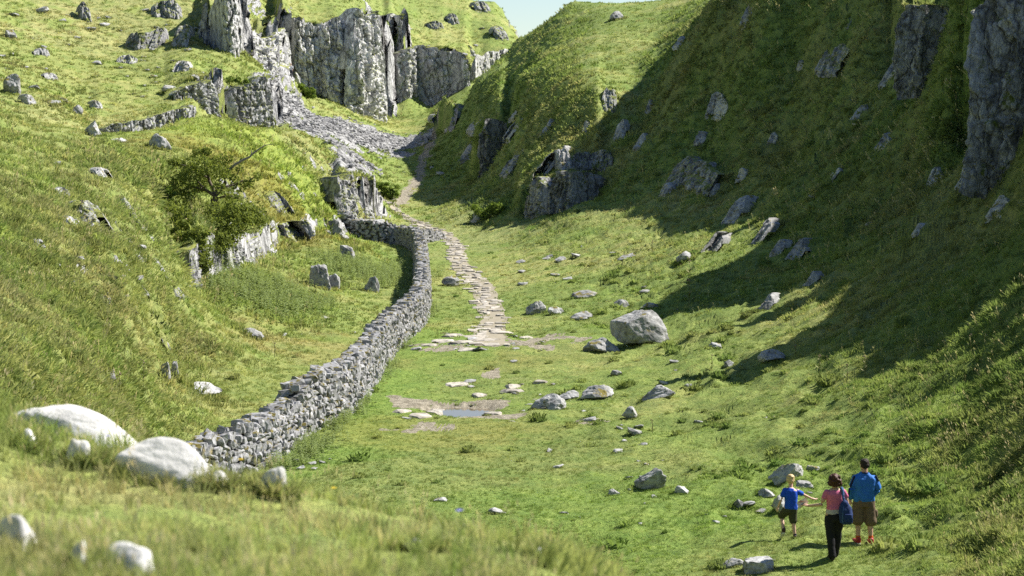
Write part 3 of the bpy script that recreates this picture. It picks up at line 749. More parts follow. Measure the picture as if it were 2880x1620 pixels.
scatter_stones(16, (1560,2500), (250,800), (6,16), 'dull stone in the shaded grass of the right hillside', 'stones on the shaded hillside', dmin=50)
scatter_stones(20, (1020,1380), (960,1070), (6,20), 'muddy stone around the puddle', 'stones around the puddle', flat=.6)
scatter_stones(14, (1080,1400), (830,885), (6,22), 'pale loose stone at the trodden end of the paved path', 'loose stones at the path end', flat=.6)
scatter_stones(8, (540,1000), (620,960), (6,14), 'small pale stone in the enclosure grass', 'stones in the enclosure')

# scree: thousands of blocks, the largest few hundred as single stones would not read; one spread of rubble
def scree_mesh():
    V = []; F = []; c = 0; dv, f = ICO[1]
    shapes = [faceted(dv, 400+k, 8, 0, .05) for k in range(8)]
    for L, wd, n, sz in ((SCREE[0], 2.6, 1200, .42), (SCREE[1], 5.4, 3000, .32), (SCREE[2], 1.8, 320, .45)):
        for i in range(n):
            t = random.random()*(len(L)-1); k = min(int(t), len(L)-2); p = L[k]+(L[k+1]-L[k])*(t-k)
            x = p[0]+random.gauss(0, wd*.45); y = p[1]+random.gauss(0, wd*.8)
            s = sz*random.choice((.5, .7, .9, 1.2, 1.8))*random.uniform(.6, 1.1)
            V.append((x, y, s)); 
    A = np.array(V); zz = height(A[:, 0], A[:, 1]); out = []; fs = []
    for i, (x, y, s) in enumerate(A):
        v = shapes[i % 8]*np.array([s*.6, s*.45, s*.28]); a = random.uniform(0, 6.3); ca, sa = math.cos(a), math.sin(a)
        v = np.stack([v[:, 0]*ca-v[:, 1]*sa, v[:, 0]*sa+v[:, 1]*ca, v[:, 2]+.25*v[:, 0]], 1)+np.array([x, y, zz[i]+.02])
        out.append(v); fs.append(f+i*len(dv))
    o = mesh_np('scree', np.concatenate(out), np.concatenate(fs), M_SCREE)
    tag(o, 'grey limestone scree running down from the cliff', 'scree', kind='stuff')
scree_mesh()

# ------------------------------------------------------------------ jointed outcrops
def crag(rows, label, group=None, colw=20, dmin=28.0, mat=None, back=0.45, seed=0, cat='outcrop', rec=None, name='outcrop', proud=.42, dref=None, dline=None):
    """rows: stations (X, Ytop, Ybottom); a jointed, bedded rock face set into the slope"""
    r_ = np.random.default_rng(seed+5); X0, X1 = rows[0][0], rows[-1][0]; wpx = X1-X0
    nu = int(np.clip(wpx/2.0, 10, 130)); hpx = max(q[2]-q[1] for q in rows); nv = int(np.clip(hpx/2.0, 8, 110))
    us = np.linspace(0, 1, nu); Xs = X0+us*wpx
    yt = np.interp(Xs, [q[0] for q in rows], [q[1] for q in rows]); yb = np.interp(Xs, [q[0] for q in rows], [q[2] for q in rows])
    kk = np.linspace(0, nu-1, min(nu, 9)).round().astype(int)
    B = np.array([hit(Xs[i], yb[i], dmin) for i in kk])
    dm = np.median(B[:, 1]) if dref is None else dref; B = np.array([b if abs(b[1]-dm) < .035*dm else at(Xs[i], yb[i], dm) for b, i in zip(B, kk)])
    if dline: B = np.array([at(Xs[i], yb[i], np.interp(Xs[i], [q[0] for q in dline], [q[1] for q in dline])) for i in kk]); dm = np.median(B[:, 1])
    B = np.stack([np.interp(np.arange(nu), kk, B[:, c]) for c in range(3)], 1)
    if rec is None:
        T_ = hit(float(Xs[nu//2]), float(yt[nu//2])-3, dmin); rec = float(np.clip((T_[1]-B[nu//2, 1])*.5/max((yb-yt)[nu//2]*px(dm), .1), .05, 1.1))
    s = px(dm); cw = colw*s*1.15; H = (yb-yt)*s
    L = np.concatenate([[0], np.cumsum(np.linalg.norm(np.diff(B[:, :2], axis=0), axis=1))])
    top = vn2(us*wpx/colw*.9+seed*3.1, us*0+.5, seed)*.5 + vn2(us*wpx/colw*2.3+seed, us*0+2.5, seed+1)*.25
    edge_u = np.clip(np.minimum(us, 1-us)*wpx/colw/1.1, 0, 1)
    H = H*np.clip(1+.55*top, .45, 1.25)*(0.45+0.55*np.sqrt(edge_u))
    gx, gy = base_grad(B[:, 0], B[:, 1], 1.5); gx = gx.mean(); gy = gy.mean(); gn = math.hypot(gx, gy)+1e-6
    out = np.array([-gx/gn*.6, -gy/gn*.6-.55]); out /= np.linalg.norm(out)
    vv = np.concatenate([np.linspace(-.25, 1, nv), 1+np.array([.0, -.01, -.06])])
    bk = np.concatenate([np.zeros(nv), np.array([.35, .8, 1.5])])
    U = np.repeat(L[:, None], len(vv), 1); V = H[:, None]*vv[None]
    lx = U/cw; lz = V/cw
    wr = .35*fbm2(lx*.8+seed, lz*.5, 2, seed+3)
    c1, g1 = cell2(lx+wr+seed*7.3, lz*.30+seed, seed); c2, g2 = cell2(lx*2.3+wr+seed, lz*.75, seed+9)
    D = cw*(.62*(c1-.5)+.30*(c2-.5)-.38*np.exp(-g1*11)-.20*np.exp(-g2*12)+.55*fbm2(lx*.55, lz*.4, 3, seed+21)+.28*fbm2(lx*4, lz*3, 3, seed+33))
    bed = fbm2(lx*.12+seed, lz*.0+np.round(lz*.8), 1, seed+41); D = D - cw*.5*np.clip(.1-np.abs(((lz*.45+.25*bed+seed*.37) % 1)-.5), 0, 1)*4
    ed = np.clip(np.minimum(us, 1-us)*wpx/colw/.8, 0, 1)[:, None]
    D = D*(.3+.7*ed) - cw*.9*(1-ed)**1.5 + cw*proud
    D = D - rec*np.clip(V, 0, None) - bk[None]*(np.minimum(.4*H[:, None], 1.2)+cw*.6)
    P3 = np.zeros((nu, len(vv), 3)); P3[..., :2] = B[:, None, :2] + D[..., None]*out; P3[..., 2] = B[:, None, 2] + V
    P3[..., 0] += cw*.10*fbm2(lx*3+9, lz*2, 2, seed+51)
    flat = P3.reshape(-1, 3); o0 = flat.mean(0); o0[2] = B[:, 2].min()
    m = len(vv); ii, jj = np.meshgrid(np.arange(nu-1), np.arange(m-1), indexing='ij')
    F = np.stack([ii*m+jj, (ii+1)*m+jj, (ii+1)*m+jj+1, ii*m+jj+1], -1).reshape(-1, 4)
    o = mesh_np(name, flat-o0, F, mat or M_CRAG); o.location = o0
    return tag(o, label, cat, group)
crag([(487,600,738),(520,606,716),(560,614,696),(600,612,676),(622,604,660)],'tall fluted limestone face below the hawthorn',colw=17,seed=1,rec=.12,dline=((487,83.3),(520,87),(560,90.5),(600,94.5),(622,97.5)))
crag([(626,596,656),(650,580,634),(664,566,620)],'pale slanting rock face right of the fluted face below the hawthorn',colw=22,seed=2,rec=.1,dline=((626,98),(650,105),(664,110.5)))
crag([(690,574,606),(740,566,606),(798,546,578)],'broken low rock step under the grassy rim of the knoll',colw=26,seed=3,back=.2)
crag([(800,550,584),(850,545,580)],'mottled rock step next to the wide dark ledge rock',colw=26,seed=4,back=.2)
crag([(690,500,540),(720,480,530),(750,500,545)],'thin grey ribs of rock in the rough grass of the knoll',colw=14,seed=5)
crag([(852,470,548),(872,440,552),(892,452,554),(908,436,556),(926,462,556),(942,500,550)],'tall upright prow of grey rock at the end of the knoll',colw=15,seed=6,rec=.38,proud=.9,dline=((860,142.5),(890,145),(920,148),(938,152)))
crag([(256,318,342),(317,308,339),(363,298,326),(427,278,310),(496,254,284)],'long low band of jointed rock behind the green knoll',colw=20,seed=7,dmin=125,rec=.15,proud=.8,dline=((256,157),(317,159),(363,162),(427,166),(496,170)))
crag([(440,226,250),(470,214,258),(553,198,284)],'vertical rock wall above the long low band',colw=16,seed=8,rec=.12,proud=.8,dline=((440,175),(470,177),(553,181)))
crag([(572,225,296),(612,226,316),(650,206,316),(690,198,312)],'deeply cracked crag end rising over the scree',colw=16,seed=9,rec=.1,proud=.8,dline=((572,185),(612,187),(650,189),(690,192)))
crag([(203,0,50),(235,0,58)],'dark stacked pinnacle standing on the far left hillside',colw=22,seed=10,back=.9,dmin=120)
crag([(310,78,118),(350,84,125),(390,66,120),(410,70,118)],'broken crag line on the far left hillside',colw=13,seed=11,back=.9,dmin=120)
crag([(425,62,120),(470,60,118)],'pale ribbed outcrop left of the big pinnacle',colw=14,seed=12,back=.9,dmin=120)
crag([(380,0,40),(460,0,48)],'outcrop at the top of the far left hillside',colw=18,seed=13,back=.9,dmin=120)
crag([(293,140,158),(345,138,160)],'flat weathered outcrop on the far left hillside',colw=16,seed=14,back=.9,dmin=120)
crag([(220,500,570),(290,510,578)],'white pitted outcrop on the left brow',colw=18,seed=15,back=1.3)
crag([(376,488,600),(398,490,610)],'tall thin white rib on the left brow',colw=12,seed=16,back=.8)
crag([(335,545,640),(372,560,650)],'grey vertical outcrop on the left brow beside the thin white rib',colw=13,seed=17,back=.9)
crag([(434,690,745),(482,690,748)],'rock rib at the foot of the left brow below the hawthorn',colw=14,seed=18,back=.1)
crag([(410,800,884),(442,790,872)],'pale rock rib low on the left brow',colw=12,seed=19,back=.8)
place_rock(414,952,28,40,'dark edged upright stone at the lower end of the left brow',seed=131,sub=3,box=.6)
place_rock(438,948,24,38,'pale upright stone beside the dark edged stone of the left brow',seed=132,sub=3,box=.6)
crag([(1204,312,444),(1232,310,446),(1258,320,440)],'freestanding leaning rock pillar at the shaded spur',colw=24,seed=21,rec=.05,proud=.7,dline=((1204,188.5),(1232,187),(1258,188.5)))
crag([(1316,480,538),(1350,445,532),(1376,440,526)],'stepped rock foot of the shaded buttress',colw=18,seed=22,rec=.2,proud=.7,dline=((1316,148.4),(1350,146.4),(1376,145.6)))
crag([(1376,434,524),(1440,434,508),(1502,440,500)],'row of tall rock columns at the foot of the shaded buttress',colw=22,seed=23,rec=.12,proud=.7,dline=((1376,145.6),(1440,145),(1502,146.6)))
crag([(1432,382,426),(1480,384,428),(1538,380,426)],'upper row of rock columns on the shaded buttress',colw=17,seed=24,dmin=120)
crag([(1514,222,276),(1552,218,282)],'sunlit broken rock at the edge of the buttress',colw=13,seed=25,dmin=120)
crag([(1112,242,330),(1138,262,330)],'thin cliff at the tip of the far spur',colw=13,seed=26,dmin=190,back=.1)
crag([(1318,395,480),(1345,385,470)],'dark rib on the left part of the shaded buttress',colw=14,seed=27,dmin=120,back=.2)
crag([(2240,34,200),(2262,30,208),(2320,26,200),(2392,22,206),(2424,20,210)],'big jointed crag in the shade high on the right hillside',colw=40,seed=28,rec=.10,proud=.7,dmin=80)
crag([(2420,-30,376),(2438,-30,386),(2490,-30,392),(2580,-30,380),(2700,-30,380)],'tall lichen spotted cliff of the shaded right hillside',colw=48,seed=29,rec=.06,proud=.7,dmin=60)
for k, (a, b, t, q) in enumerate(((2064,2108,110,175),(2206,2250,143,215),(1772,1822,240,294),(1680,1745,402,456),(1780,1798,460,492),(1810,1846,495,562),(1888,1914,550,612),(1935,1960,596,642),(1975,2010,602,652),(1764,1802,586,632),(2020,2046,680,716),(1908,1936,742,778),(2330,2362,420,462),(2478,2520,492,546),(1656,1682,455,490),(2120,2140,15,70),(1280,1300,250,300),(1690,1712,90,120),(1860,1884,10,60),(2000,2022,150,175),(1590,1612,330,372),(1620,1640,250,280),(1740,1768,330,362),(1850,1872,420,452),(2140,2166,260,300),(2200,2226,330,372),(2400,2430,430,470),(2080,2102,420,455),(1925,1950,330,362),(2290,2312,560,592),(1400,1418,360,400),(1350,1372,300,345),(1460,1480,300,330),(1262,1302,252,346),(1256,1290,352,440),(1340,1374,384,440),(1150,1182,330,402),(1172,1200,262,330),(1395,1440,372,428),(1540,1568,300,350))):
    crag([(a, t-6, q), (b, t+6, q)], 'narrow grey rock rib jutting from the shaded grass of the right hillside', 'rock ribs on the shaded hillside', colw=14, seed=40+k, dmin=45, mat=M_ROCK, proud=.75)
for k, (a, b, t, q) in enumerate(((1130,1160,30,60),(1200,1240,0,30),(1080,1120,50,72),(1180,1205,110,140),(1250,1285,60,100),(1215,1260,130,170))):
    crag([(a, t, q), (b, t+4, q)], 'weathered rock rib on the grassy crown above the far cliff', 'rock ribs above the far cliff', colw=13, seed=70+k, dmin=250, back=.9)

for k, (a, b, t, q) in enumerate(((150,185,470,492),(246,286,418,446),(180,214,545,575),(300,330,640,680),(345,366,615,655),(270,292,740,768),(355,380,700,742),(330,352,760,790),(90,120,600,622),(205,232,660,690),(400,420,620,680),(418,436,740,790),(60,96,235,262),(120,150,180,200),(230,262,250,272),(430,470,150,180),(90,130,120,140))):
    crag([(a, t, q), (b, t+5, q)], 'low white rib of bedrock breaking the turf of the left hillside', 'white rock ribs on the left hillside', colw=12, seed=120+k, dmin=40 if q > 400 else 110, mat=M_ROCK)
# the big faces at the head of the valley
CF = dict(mat=M_CLIFF, name='cliff_face', cat='cliff', dmin=190)
crag([(722,40,188),(745,48,205),(780,58,232),(815,64,247),(856,56,260),(880,50,272)],'dark recessed left half of the great far cliff',colw=20,seed=81,rec=.08,**CF)
crag([(872,50,268),(905,44,286),(946,34,300),(974,50,300)],'sunlit fluted right half of the great far cliff',colw=22,seed=82,rec=.05,proud=.8,dline=((872,267),(905,270.5),(946,277),(974,283)),**CF)
crag([(974,140,276),(990,134,262),(1010,128,254),(1036,118,248),(1075,120,243),(1109,123,240),(1150,136,230),(1188,180,215)],'broad shaded wall at the back of the far hollow',colw=20,seed=83,rec=.08,**{**CF, 'dmin': 285})
crag([(972,36,92),(995,38,88),(1018,42,80)],'small shaded cliff above the far hollow',colw=14,seed=84,rec=.1,**{**CF, 'dmin': 285})
crag([(534,-8,120),(560,-12,128),(590,-10,134),(618,0,134)],'tall sunlit pinnacle buttress on the far left hillside',colw=26,seed=85,rec=.06,proud=.5,**{**CF, 'dmin': 185})
crag([(616,62,150),(655,96,168),(690,84,178),(738,46,196)],'broken ivy clad cliff between pinnacle and great cliff',colw=18,seed=86,rec=.1,proud=.6,dline=((616,208),(655,220),(690,226),(738,256)),**CF)

crag([(1672,396,462),(1745,408,464),(1802,452,504)],'broken ledge in the shade above the sunlit hummocks',colw=18,seed=143,dmin=90,proud=.9)
crag([(2050,104,178),(2110,112,180),(2160,130,190)],'dark stepped ledge below the big jointed crag',colw=22,seed=144,dmin=90,proud=.9)
crag([(1184,150,208),(1215,138,194),(1250,126,176),(1288,112,152)],'pale broken cliff reaching towards the gap in the skyline',colw=17,seed=145,rec=.15,proud=.8,mat=M_CLIFF,name='cliff_face',cat='cliff',dmin=285)

# ------------------------------------------------------------------ dry stone wall
def build_wall():
    px_line = [(476,1228),(673,1163),(757,1088),(841,1048),(898,1014),(952,937),(977,890),(1004,852),(1066,813),(1080,752),(1072,660),(1066,632)]
    base = np.array([atz(X, Y, .15)[:2] for X, Y in px_line])
    leg = np.array([[-6.2, 138.5], [-7.6, 138.0], [-9.2, 137.0], [-10.9, 137.5], [-11.6, 139.0]])
    stub = np.array([[-6.2, 138.5], [-5.4, 141.0], [-4.9, 143.5]])
    base = np.concatenate([base, leg[1:]]); 
    for _ in range(3): base = np.concatenate([[base[0]], *[np.array([a*.75+b*.25, a*.25+b*.75]) for a, b in zip(base[:-1], base[1:])], [base[-1]]])
    root = empty('dry_stone_wall', (base[0][0], base[0][1], hz(*base[0])))
    tag(root, 'long grey dry stone wall snaking up the valley floor', 'wall')
    o0 = np.array(root.location)
    dv, df = BOXV, BOXF
    shapes = [faceted(dv, 500+k, 9, 0, .05, box=.35) for k in range(12)]
    datas = []
    for k, s_ in enumerate(shapes):
        o = mesh_np('wall_stone', s_*.5, df, M_WALL); datas.append(o.data); bpy.data.objects.remove(o)
    stones = []   # (pos, scale, rot, shape, visible weight)
    cores = []
    r_ = np.random.default_rng(77)
    def run(L, H0, face_l, face_r, wall_t=.62, hfun=None, seg_res=.25):
        seg = np.linalg.norm(np.diff(L, axis=0), axis=1); S = np.concatenate([[0], np.cumsum(seg)]); T = S[-1]
        def pt(s):
            x = np.interp(s, S, L[:, 0]); y = np.interp(s, S, L[:, 1])
            a = np.array([np.interp(s-.8, S, L[:, 0]), np.interp(s-.8, S, L[:, 1])]); b = np.array([np.interp(s+.8, S, L[:, 0]), np.interp(s+.8, S, L[:, 1])])
            t = b-a; t /= np.linalg.norm(t)+1e-9
            return np.array([x, y]), t, np.array([t[1], -t[0]])     # right-hand normal
        ss = np.arange(0, T+.01, .5); zs = np.array([hz(*pt(s)[0]) for s in ss])
        zg = lambda s: float(np.interp(s, ss, zs))
        hh = lambda s: (hfun(s) if hfun else H0)*(1+.10*float(vn2(np.array([s*.45]), np.array([3.3]), 8)[0]))
        # hearting
        cv = []; cf = []
        for i, s in enumerate(ss):
            p, t, n = pt(s); h = hh(s)-.22; z = zg(s)
            for (o, q) in ((-.30, -.3), (.30, -.3), (.20, h), (-.20, h)): cv.append((p[0]+n[0]*o-n[0]*wall_t/2, p[1]+n[1]*o-n[1]*wall_t/2, z+q))
            if i:
                for k in range(4): cf.append((4*(i-1)+k, 4*(i-1)+(k+1) % 4, 4*i+(k+1) % 4, 4*i+k))
        cores.append((np.array(cv), np.array(cf)))
        for side, cell in ((1, face_r), (-1, face_l)):
            if not cell: continue
            z = -.08
            while z < H0*1.25:
                ch = cell[1]*r_.uniform(.75, 1.3); s = r_.uniform(0, .3)
                while s < T:
                    lw = cell[0]*r_.uniform(.55, 1.5)*(1.25 if z < .25 else 1); sm = s+lw/2
                    h = hh(sm)
                    if z+ch*.5 < h-.10:
                        p, t, n = pt(sm); bat = .30-.10*z/max(h, .3)
                        off = side*bat-wall_t/2
                        q = np.array([p[0]+n[0]*off, p[1]+n[1]*off, zg(sm)+z+ch/2+r_.uniform(-.05, .05)])
                        stones.append((q, (lw*1.12*r_.uniform(.75, 1.15), .30*r_.uniform(.7, 1.35), ch*1.22*r_.uniform(.7, 1.3)), math.atan2(t[1], t[0])+r_.uniform(-.4, .4), r_.uniform(-.8, .8), side, 0))
                    s += lw
                z += ch
        s = 0
        while s < T:                                        # copes
            lw = r_.uniform(.13, .34); p, t, n = pt(s+lw/2); h = hh(s+lw/2)
            for o in ((-.12,), (.13,)):
                q = np.array([p[0]+n[0]*(o[0]-wall_t/2), p[1]+n[1]*(o[0]-wall_t/2), zg(s+lw/2)+h-.08+r_.uniform(-.09, .09)])
                stones.append((q, (lw*1.2, r_.uniform(.25, .52), r_.uniform(.14, .36)), math.atan2(t[1], t[0])+r_.uniform(-.7, .7), r_.uniform(-.8, .8), 1, 1))
            s += lw*.95
    segs = np.concatenate([[0], np.cumsum(np.linalg.norm(np.diff(base, axis=0), axis=1))])
    step = 8.5
    run(base, 1.38, (.36, .20), (.27, .155), hfun=lambda s: 1.12 if s < step else 1.45 if s < step+12 else 1.38)
    run(stub, .8, (.36, .22), (.36, .22), hfun=lambda s: .95-.12*s)
    # a stone shows the larger the nearer it is; stones of the hidden left face count less
    key = np.array([np.prod(s[1])**(1/3)/np.hypot(s[0][0], s[0][1])*(1.0 if s[4] > 0 else .25)*(1.15 if s[5] else 1)*(0.3 if (s[0][1] < 51 and s[0][2] < .7) else 1) for s in stones])
    order = np.argsort(-key); big = set(order[:300].tolist())
    vs = []; fs = []; n = 0
    for i, (q, sc, rz, ry, side, cope) in enumerate(stones):
        k = i % 12
        M = Matrix.Translation(Vector(q-o0)) @ Euler((r_.uniform(-.15, .15), ry*.6, rz)).to_matrix().to_4x4() @ Matrix.Diagonal((*sc, 1))
        if i in big:
            o = bpy.data.objects.new('wall_stone', datas[k]); COL.objects.link(o); o.parent = root; o.matrix_local = M
        else:
            A = np.array(M); v = (shapes[k]*.5)@A[:3, :3].T + A[:3, 3]; vs.append(v); fs.append(df+n); n += len(v)
    o = mesh_np('rubble_stonework', np.concatenate(vs), np.concatenate(fs), M_WALL, root); tag(o, kind='stuff')
    V = []; F = []; n = 0
    for v, f in cores: V.append(v-o0); F.append(f+n); n += len(v)
    mesh_np('hearting', np.concatenate(V), np.concatenate(F), plain('wall_hearting', (.10, .095, .09)), root)
build_wall()

# ------------------------------------------------------------------ flagged path and puddle
def build_path():
    L = PATH; seg = np.linalg.norm(np.diff(L, axis=0), axis=1); S = np.concatenate([[0], np.cumsum(seg)])
    def pt(s):
        p = np.array([np.interp(s, S, L[:, 0]), np.interp(s, S, L[:, 1])]); a = np.array([np.interp(s-.7, S, L[:, 0]), np.interp(s-.7, S, L[:, 1])]); b = np.array([np.interp(s+.7, S, L[:, 0]), np.interp(s+.7, S, L[:, 1])])
        t = (b-a)/(np.linalg.norm(b-a)+1e-9); return p, t, np.array([t[1], -t[0]]), np.interp(s, S, PATH_W)
    ss = np.arange(0, S[-1], .35); v = []; f = []
    for i, s in enumerate(ss):
        p, t, n, wd = pt(s); k = float(.25*vn2(np.array([s*.8]), np.array([1.2]), 4)[0]); k2 = float(.25*vn2(np.array([s*.8]), np.array([7.2]), 4)[0])
        for u in (-.5+k, -.17, .17, .5+k2):
            q = p+n*u*wd; v.append((q[0], q[1], hz(q[0], q[1])+.012))
        if i:
            for c in range(3): f.append((4*(i-1)+c, 4*(i-1)+c+1, 4*i+c+1, 4*i+c))
    v = np.array(v); o0 = v.mean(0)
    root = mesh_np('footpath', v-o0, f, plain('trodden_soil', (.28, .25, .19), .95, .1, .35, 3, .6)); root.location = o0; tag(root, kind='structure')
    r_ = np.random.default_rng(12); cells = []
    s = 0.0
    while s < S[-1]:
        p, t, n, wd = pt(s); dl = r_.uniform(.5, 1.15); u = -wd/2+r_.uniform(-.35, .3)
        while u < wd/2+r_.uniform(-.3, .15):
            du = r_.uniform(.3, .8)
            if r_.random() > (.30 if s < S[-1]-12 else .5): cells.append((s+dl/2+r_.uniform(-.3, .3), u+du/2+r_.uniform(-.08, .08), dl*.9*r_.uniform(.7, 1.1), du*.95))
            u += du
        s += dl
    def flag(sc, uc, dl, du):
        n_ = r_.integers(6, 9); a = np.sort(r_.uniform(0, 6.28, n_)); a = np.arange(n_)*2*math.pi/n_+r_.uniform(-.25, .25, n_)
        ex = np.sign(np.cos(a))*np.abs(np.cos(a))**.55*dl/2*r_.uniform(.8, 1.06, n_); ey = np.sign(np.sin(a))*np.abs(np.sin(a))**.55*du/2*r_.uniform(.8, 1.06, n_)
        p, t, n, wd = pt(sc); pts_ = p[None]+np.outer(ex, t)+np.outer(uc+ey, n); c = p+n*uc
        z = hz(*c)+.03+r_.uniform(0, .045); tl = r_.uniform(-.05, .05, 2)
        top = np.column_stack([pts_*.94+c*.06, z+(pts_-c)@tl]); mid = np.column_stack([pts_, z-.02+(pts_-c)@tl]); bot = np.column_stack([pts_, np.full(n_, z-.2)])
        V = np.concatenate([top, mid, bot, [[*c, z+.006]]]); F = []
        for i in range(n_):
            j = (i+1) % n_
            F += [(3*n_, i, j), (i, n_+i, n_+j), (i, n_+j, j), (n_+i, 2*n_+i, 2*n_+j), (n_+i, 2*n_+j, n_+j)]
        return V, np.array(F)
    cells.sort(key=lambda c: -c[0])
    vs = []; fs = []; n = 0
    for i, c in enumerate(cells):
        V, F = flag(*c)
        if i < 290:
            q = V[-1].copy(); o = mesh_np('flagstone', V-q, F, M_FLAG, root); o.location = q-o0
        else: vs.append(V-o0); fs.append(F+n); n += len(V)
    if vs: tag(mesh_np('far_paving', np.concatenate(vs), np.concatenate(fs), M_FLAG, root), kind='stuff')
build_path()
# scattered flat slabs around the puddle and at the path's end
for k, (X, Y, w_) in enumerate(((1120,858,70),(1165,862,60),(1215,856,75),(1180,880,50),(1100,1035,46),(1060,1048,60),(1150,968,60),(1010,1036,50),(1095,1040,40),(1200,848,60),(1260,838,50),(1320,850,40),(1140,845,46),(1080,870,36),(1205,995,40),(1290,985,50),(1290,972,40),(1360,962,30),(1240,1042,40))):
    p = hit(X, Y); s_ = w_*px(p[1])
    o = rock('flat_stone', (p[0], p[1], p[2]), (s_, s_*1.3, .09), 700+k, M_FLAG, sub=2, nplanes=8, sink=1.0, box=.4, rz=random.uniform(0, 3)); tag(o, 'pale worn slab set flush in the trodden turf near the puddle or path end', 'stone', 'worn slabs in the trodden turf')
def build_puddle():
    c, rx, ry, zp = FLAT['pud']; n = 40; v = [(0, 0, 0)]; f = []
    for i in range(n):
        a = i*2*math.pi/n; v.append((math.cos(a)*rx*1.25, math.sin(a)*ry*1.25, 0))
        f.append((0, 1+i, 1+(i+1) % n))
    b = NT('still_water'); p = b.bsdf((.15, .12, .085), .08, None, .6); m = b.done(p.outputs[0])
    o = mesh_np('puddle', v, f, m); o.location = (c[0], c[1], zp-.075); tag(o, kind='structure')
build_puddle()

# ------------------------------------------------------------------ hawthorn and shrubs
M_BARK = plain('grey_bark', (.13, .105, .085), .9, .1, .4, 12, .6)
def leaf_mat(name, c1, c2, trans=.4):
    b = NT(name); g = b.n('ShaderNodeNewGeometry'); n = b.noise(2.2, 4, .6, g.outputs['Position'])
    ri = b.math('ADD', b.math('MULTIPLY', g.outputs['Random Per Island'], .6), b.math('MULTIPLY', n, .5))
    c = b.mix(ri, c1, c2)
    d = b.n('ShaderNodeBsdfDiffuse'); b.l(c, d.inputs[0]); t = b.n('ShaderNodeBsdfTranslucent'); b.l(b.mix(1.0, c, (1.1, 1.1, .6), 'MULTIPLY'), t.inputs[0])
    m = b.n('ShaderNodeMixShader'); m.inputs[0].default_value = trans; b.l(d.outputs[0], m.inputs[1]); b.l(t.outputs[0], m.inputs[2])
    return b.done(m.outputs[0])
M_LEAF = leaf_mat('hawthorn_leaf', (.085, .12, .032), (.26, .30, .085))
M_LEAF2 = leaf_mat('shrub_leaf', (.08, .14, .03), (.24, .31, .08))
M_NETTLE = leaf_mat('nettle_leaf', (.15, .21, .085), (.34, .40, .18))
def tube(path, rad, n=7):
    path = np.array(path, float); V = []; F = []
    for i, p in enumerate(path):
        t = path[min(i+1, len(path)-1)]-path[max(i-1, 0)]; t /= np.linalg.norm(t)+1e-9
        a = np.cross(t, [0, 0, 1.0]) if abs(t[2]) < .95 else np.cross(t, [1.0, 0, 0]); a /= np.linalg.norm(a); b = np.cross(t, a)
        for k in range(n):
            w_ = 2*math.pi*k/n; V.append(p+rad[i]*(math.cos(w_)*a+math.sin(w_)*b))
    for i in range(len(path)-1):
        for k in range(n): F.append((i*n+k, i*n+(k+1) % n, (i+1)*n+(k+1) % n, (i+1)*n+k))
    return np.array(V), F
class Bag:
    def __init__(s): s.v = []; s.f = []; s.n = 0
    def add(s, V, F):
        s.v.append(np.asarray(V)); s.f += [tuple(x+s.n for x in q) for q in F]; s.n += len(V)
    def obj(s, name, mat, parent=None, smooth=True):
        return mesh_np(name, np.concatenate(s.v), np.array(s.f), mat, parent, smooth)
def leaves(centres, radii, counts, size, seed, stretch=(1, 1, .8)):
    r_ = np.random.default_rng(seed); P_ = []
    for c, R, n in zip(centres, radii, counts):
        d = r_.normal(size=(n, 3)); d /= np.linalg.norm(d, axis=1, keepdims=True)
        P_.append(np.array(c)+d*(R*r_.uniform(.25, 1, (n, 1))**.6)*np.array(stretch))
    P_ = np.concatenate(P_); n = len(P_)
    a = r_.normal(size=(n, 3)); a /= np.linalg.norm(a, axis=1, keepdims=True); b = np.cross(a, r_.normal(size=(n, 3))); b /= np.linalg.norm(b, axis=1, keepdims=True)
    s = size*r_.uniform(.6, 1.35, (n, 1))
    V = np.stack([P_-a*s*.5, P_+b*s*.34, P_+a*s*.55, P_-b*s*.34], 1).reshape(-1, 3)
    return V, np.arange(4*n).reshape(n, 4)
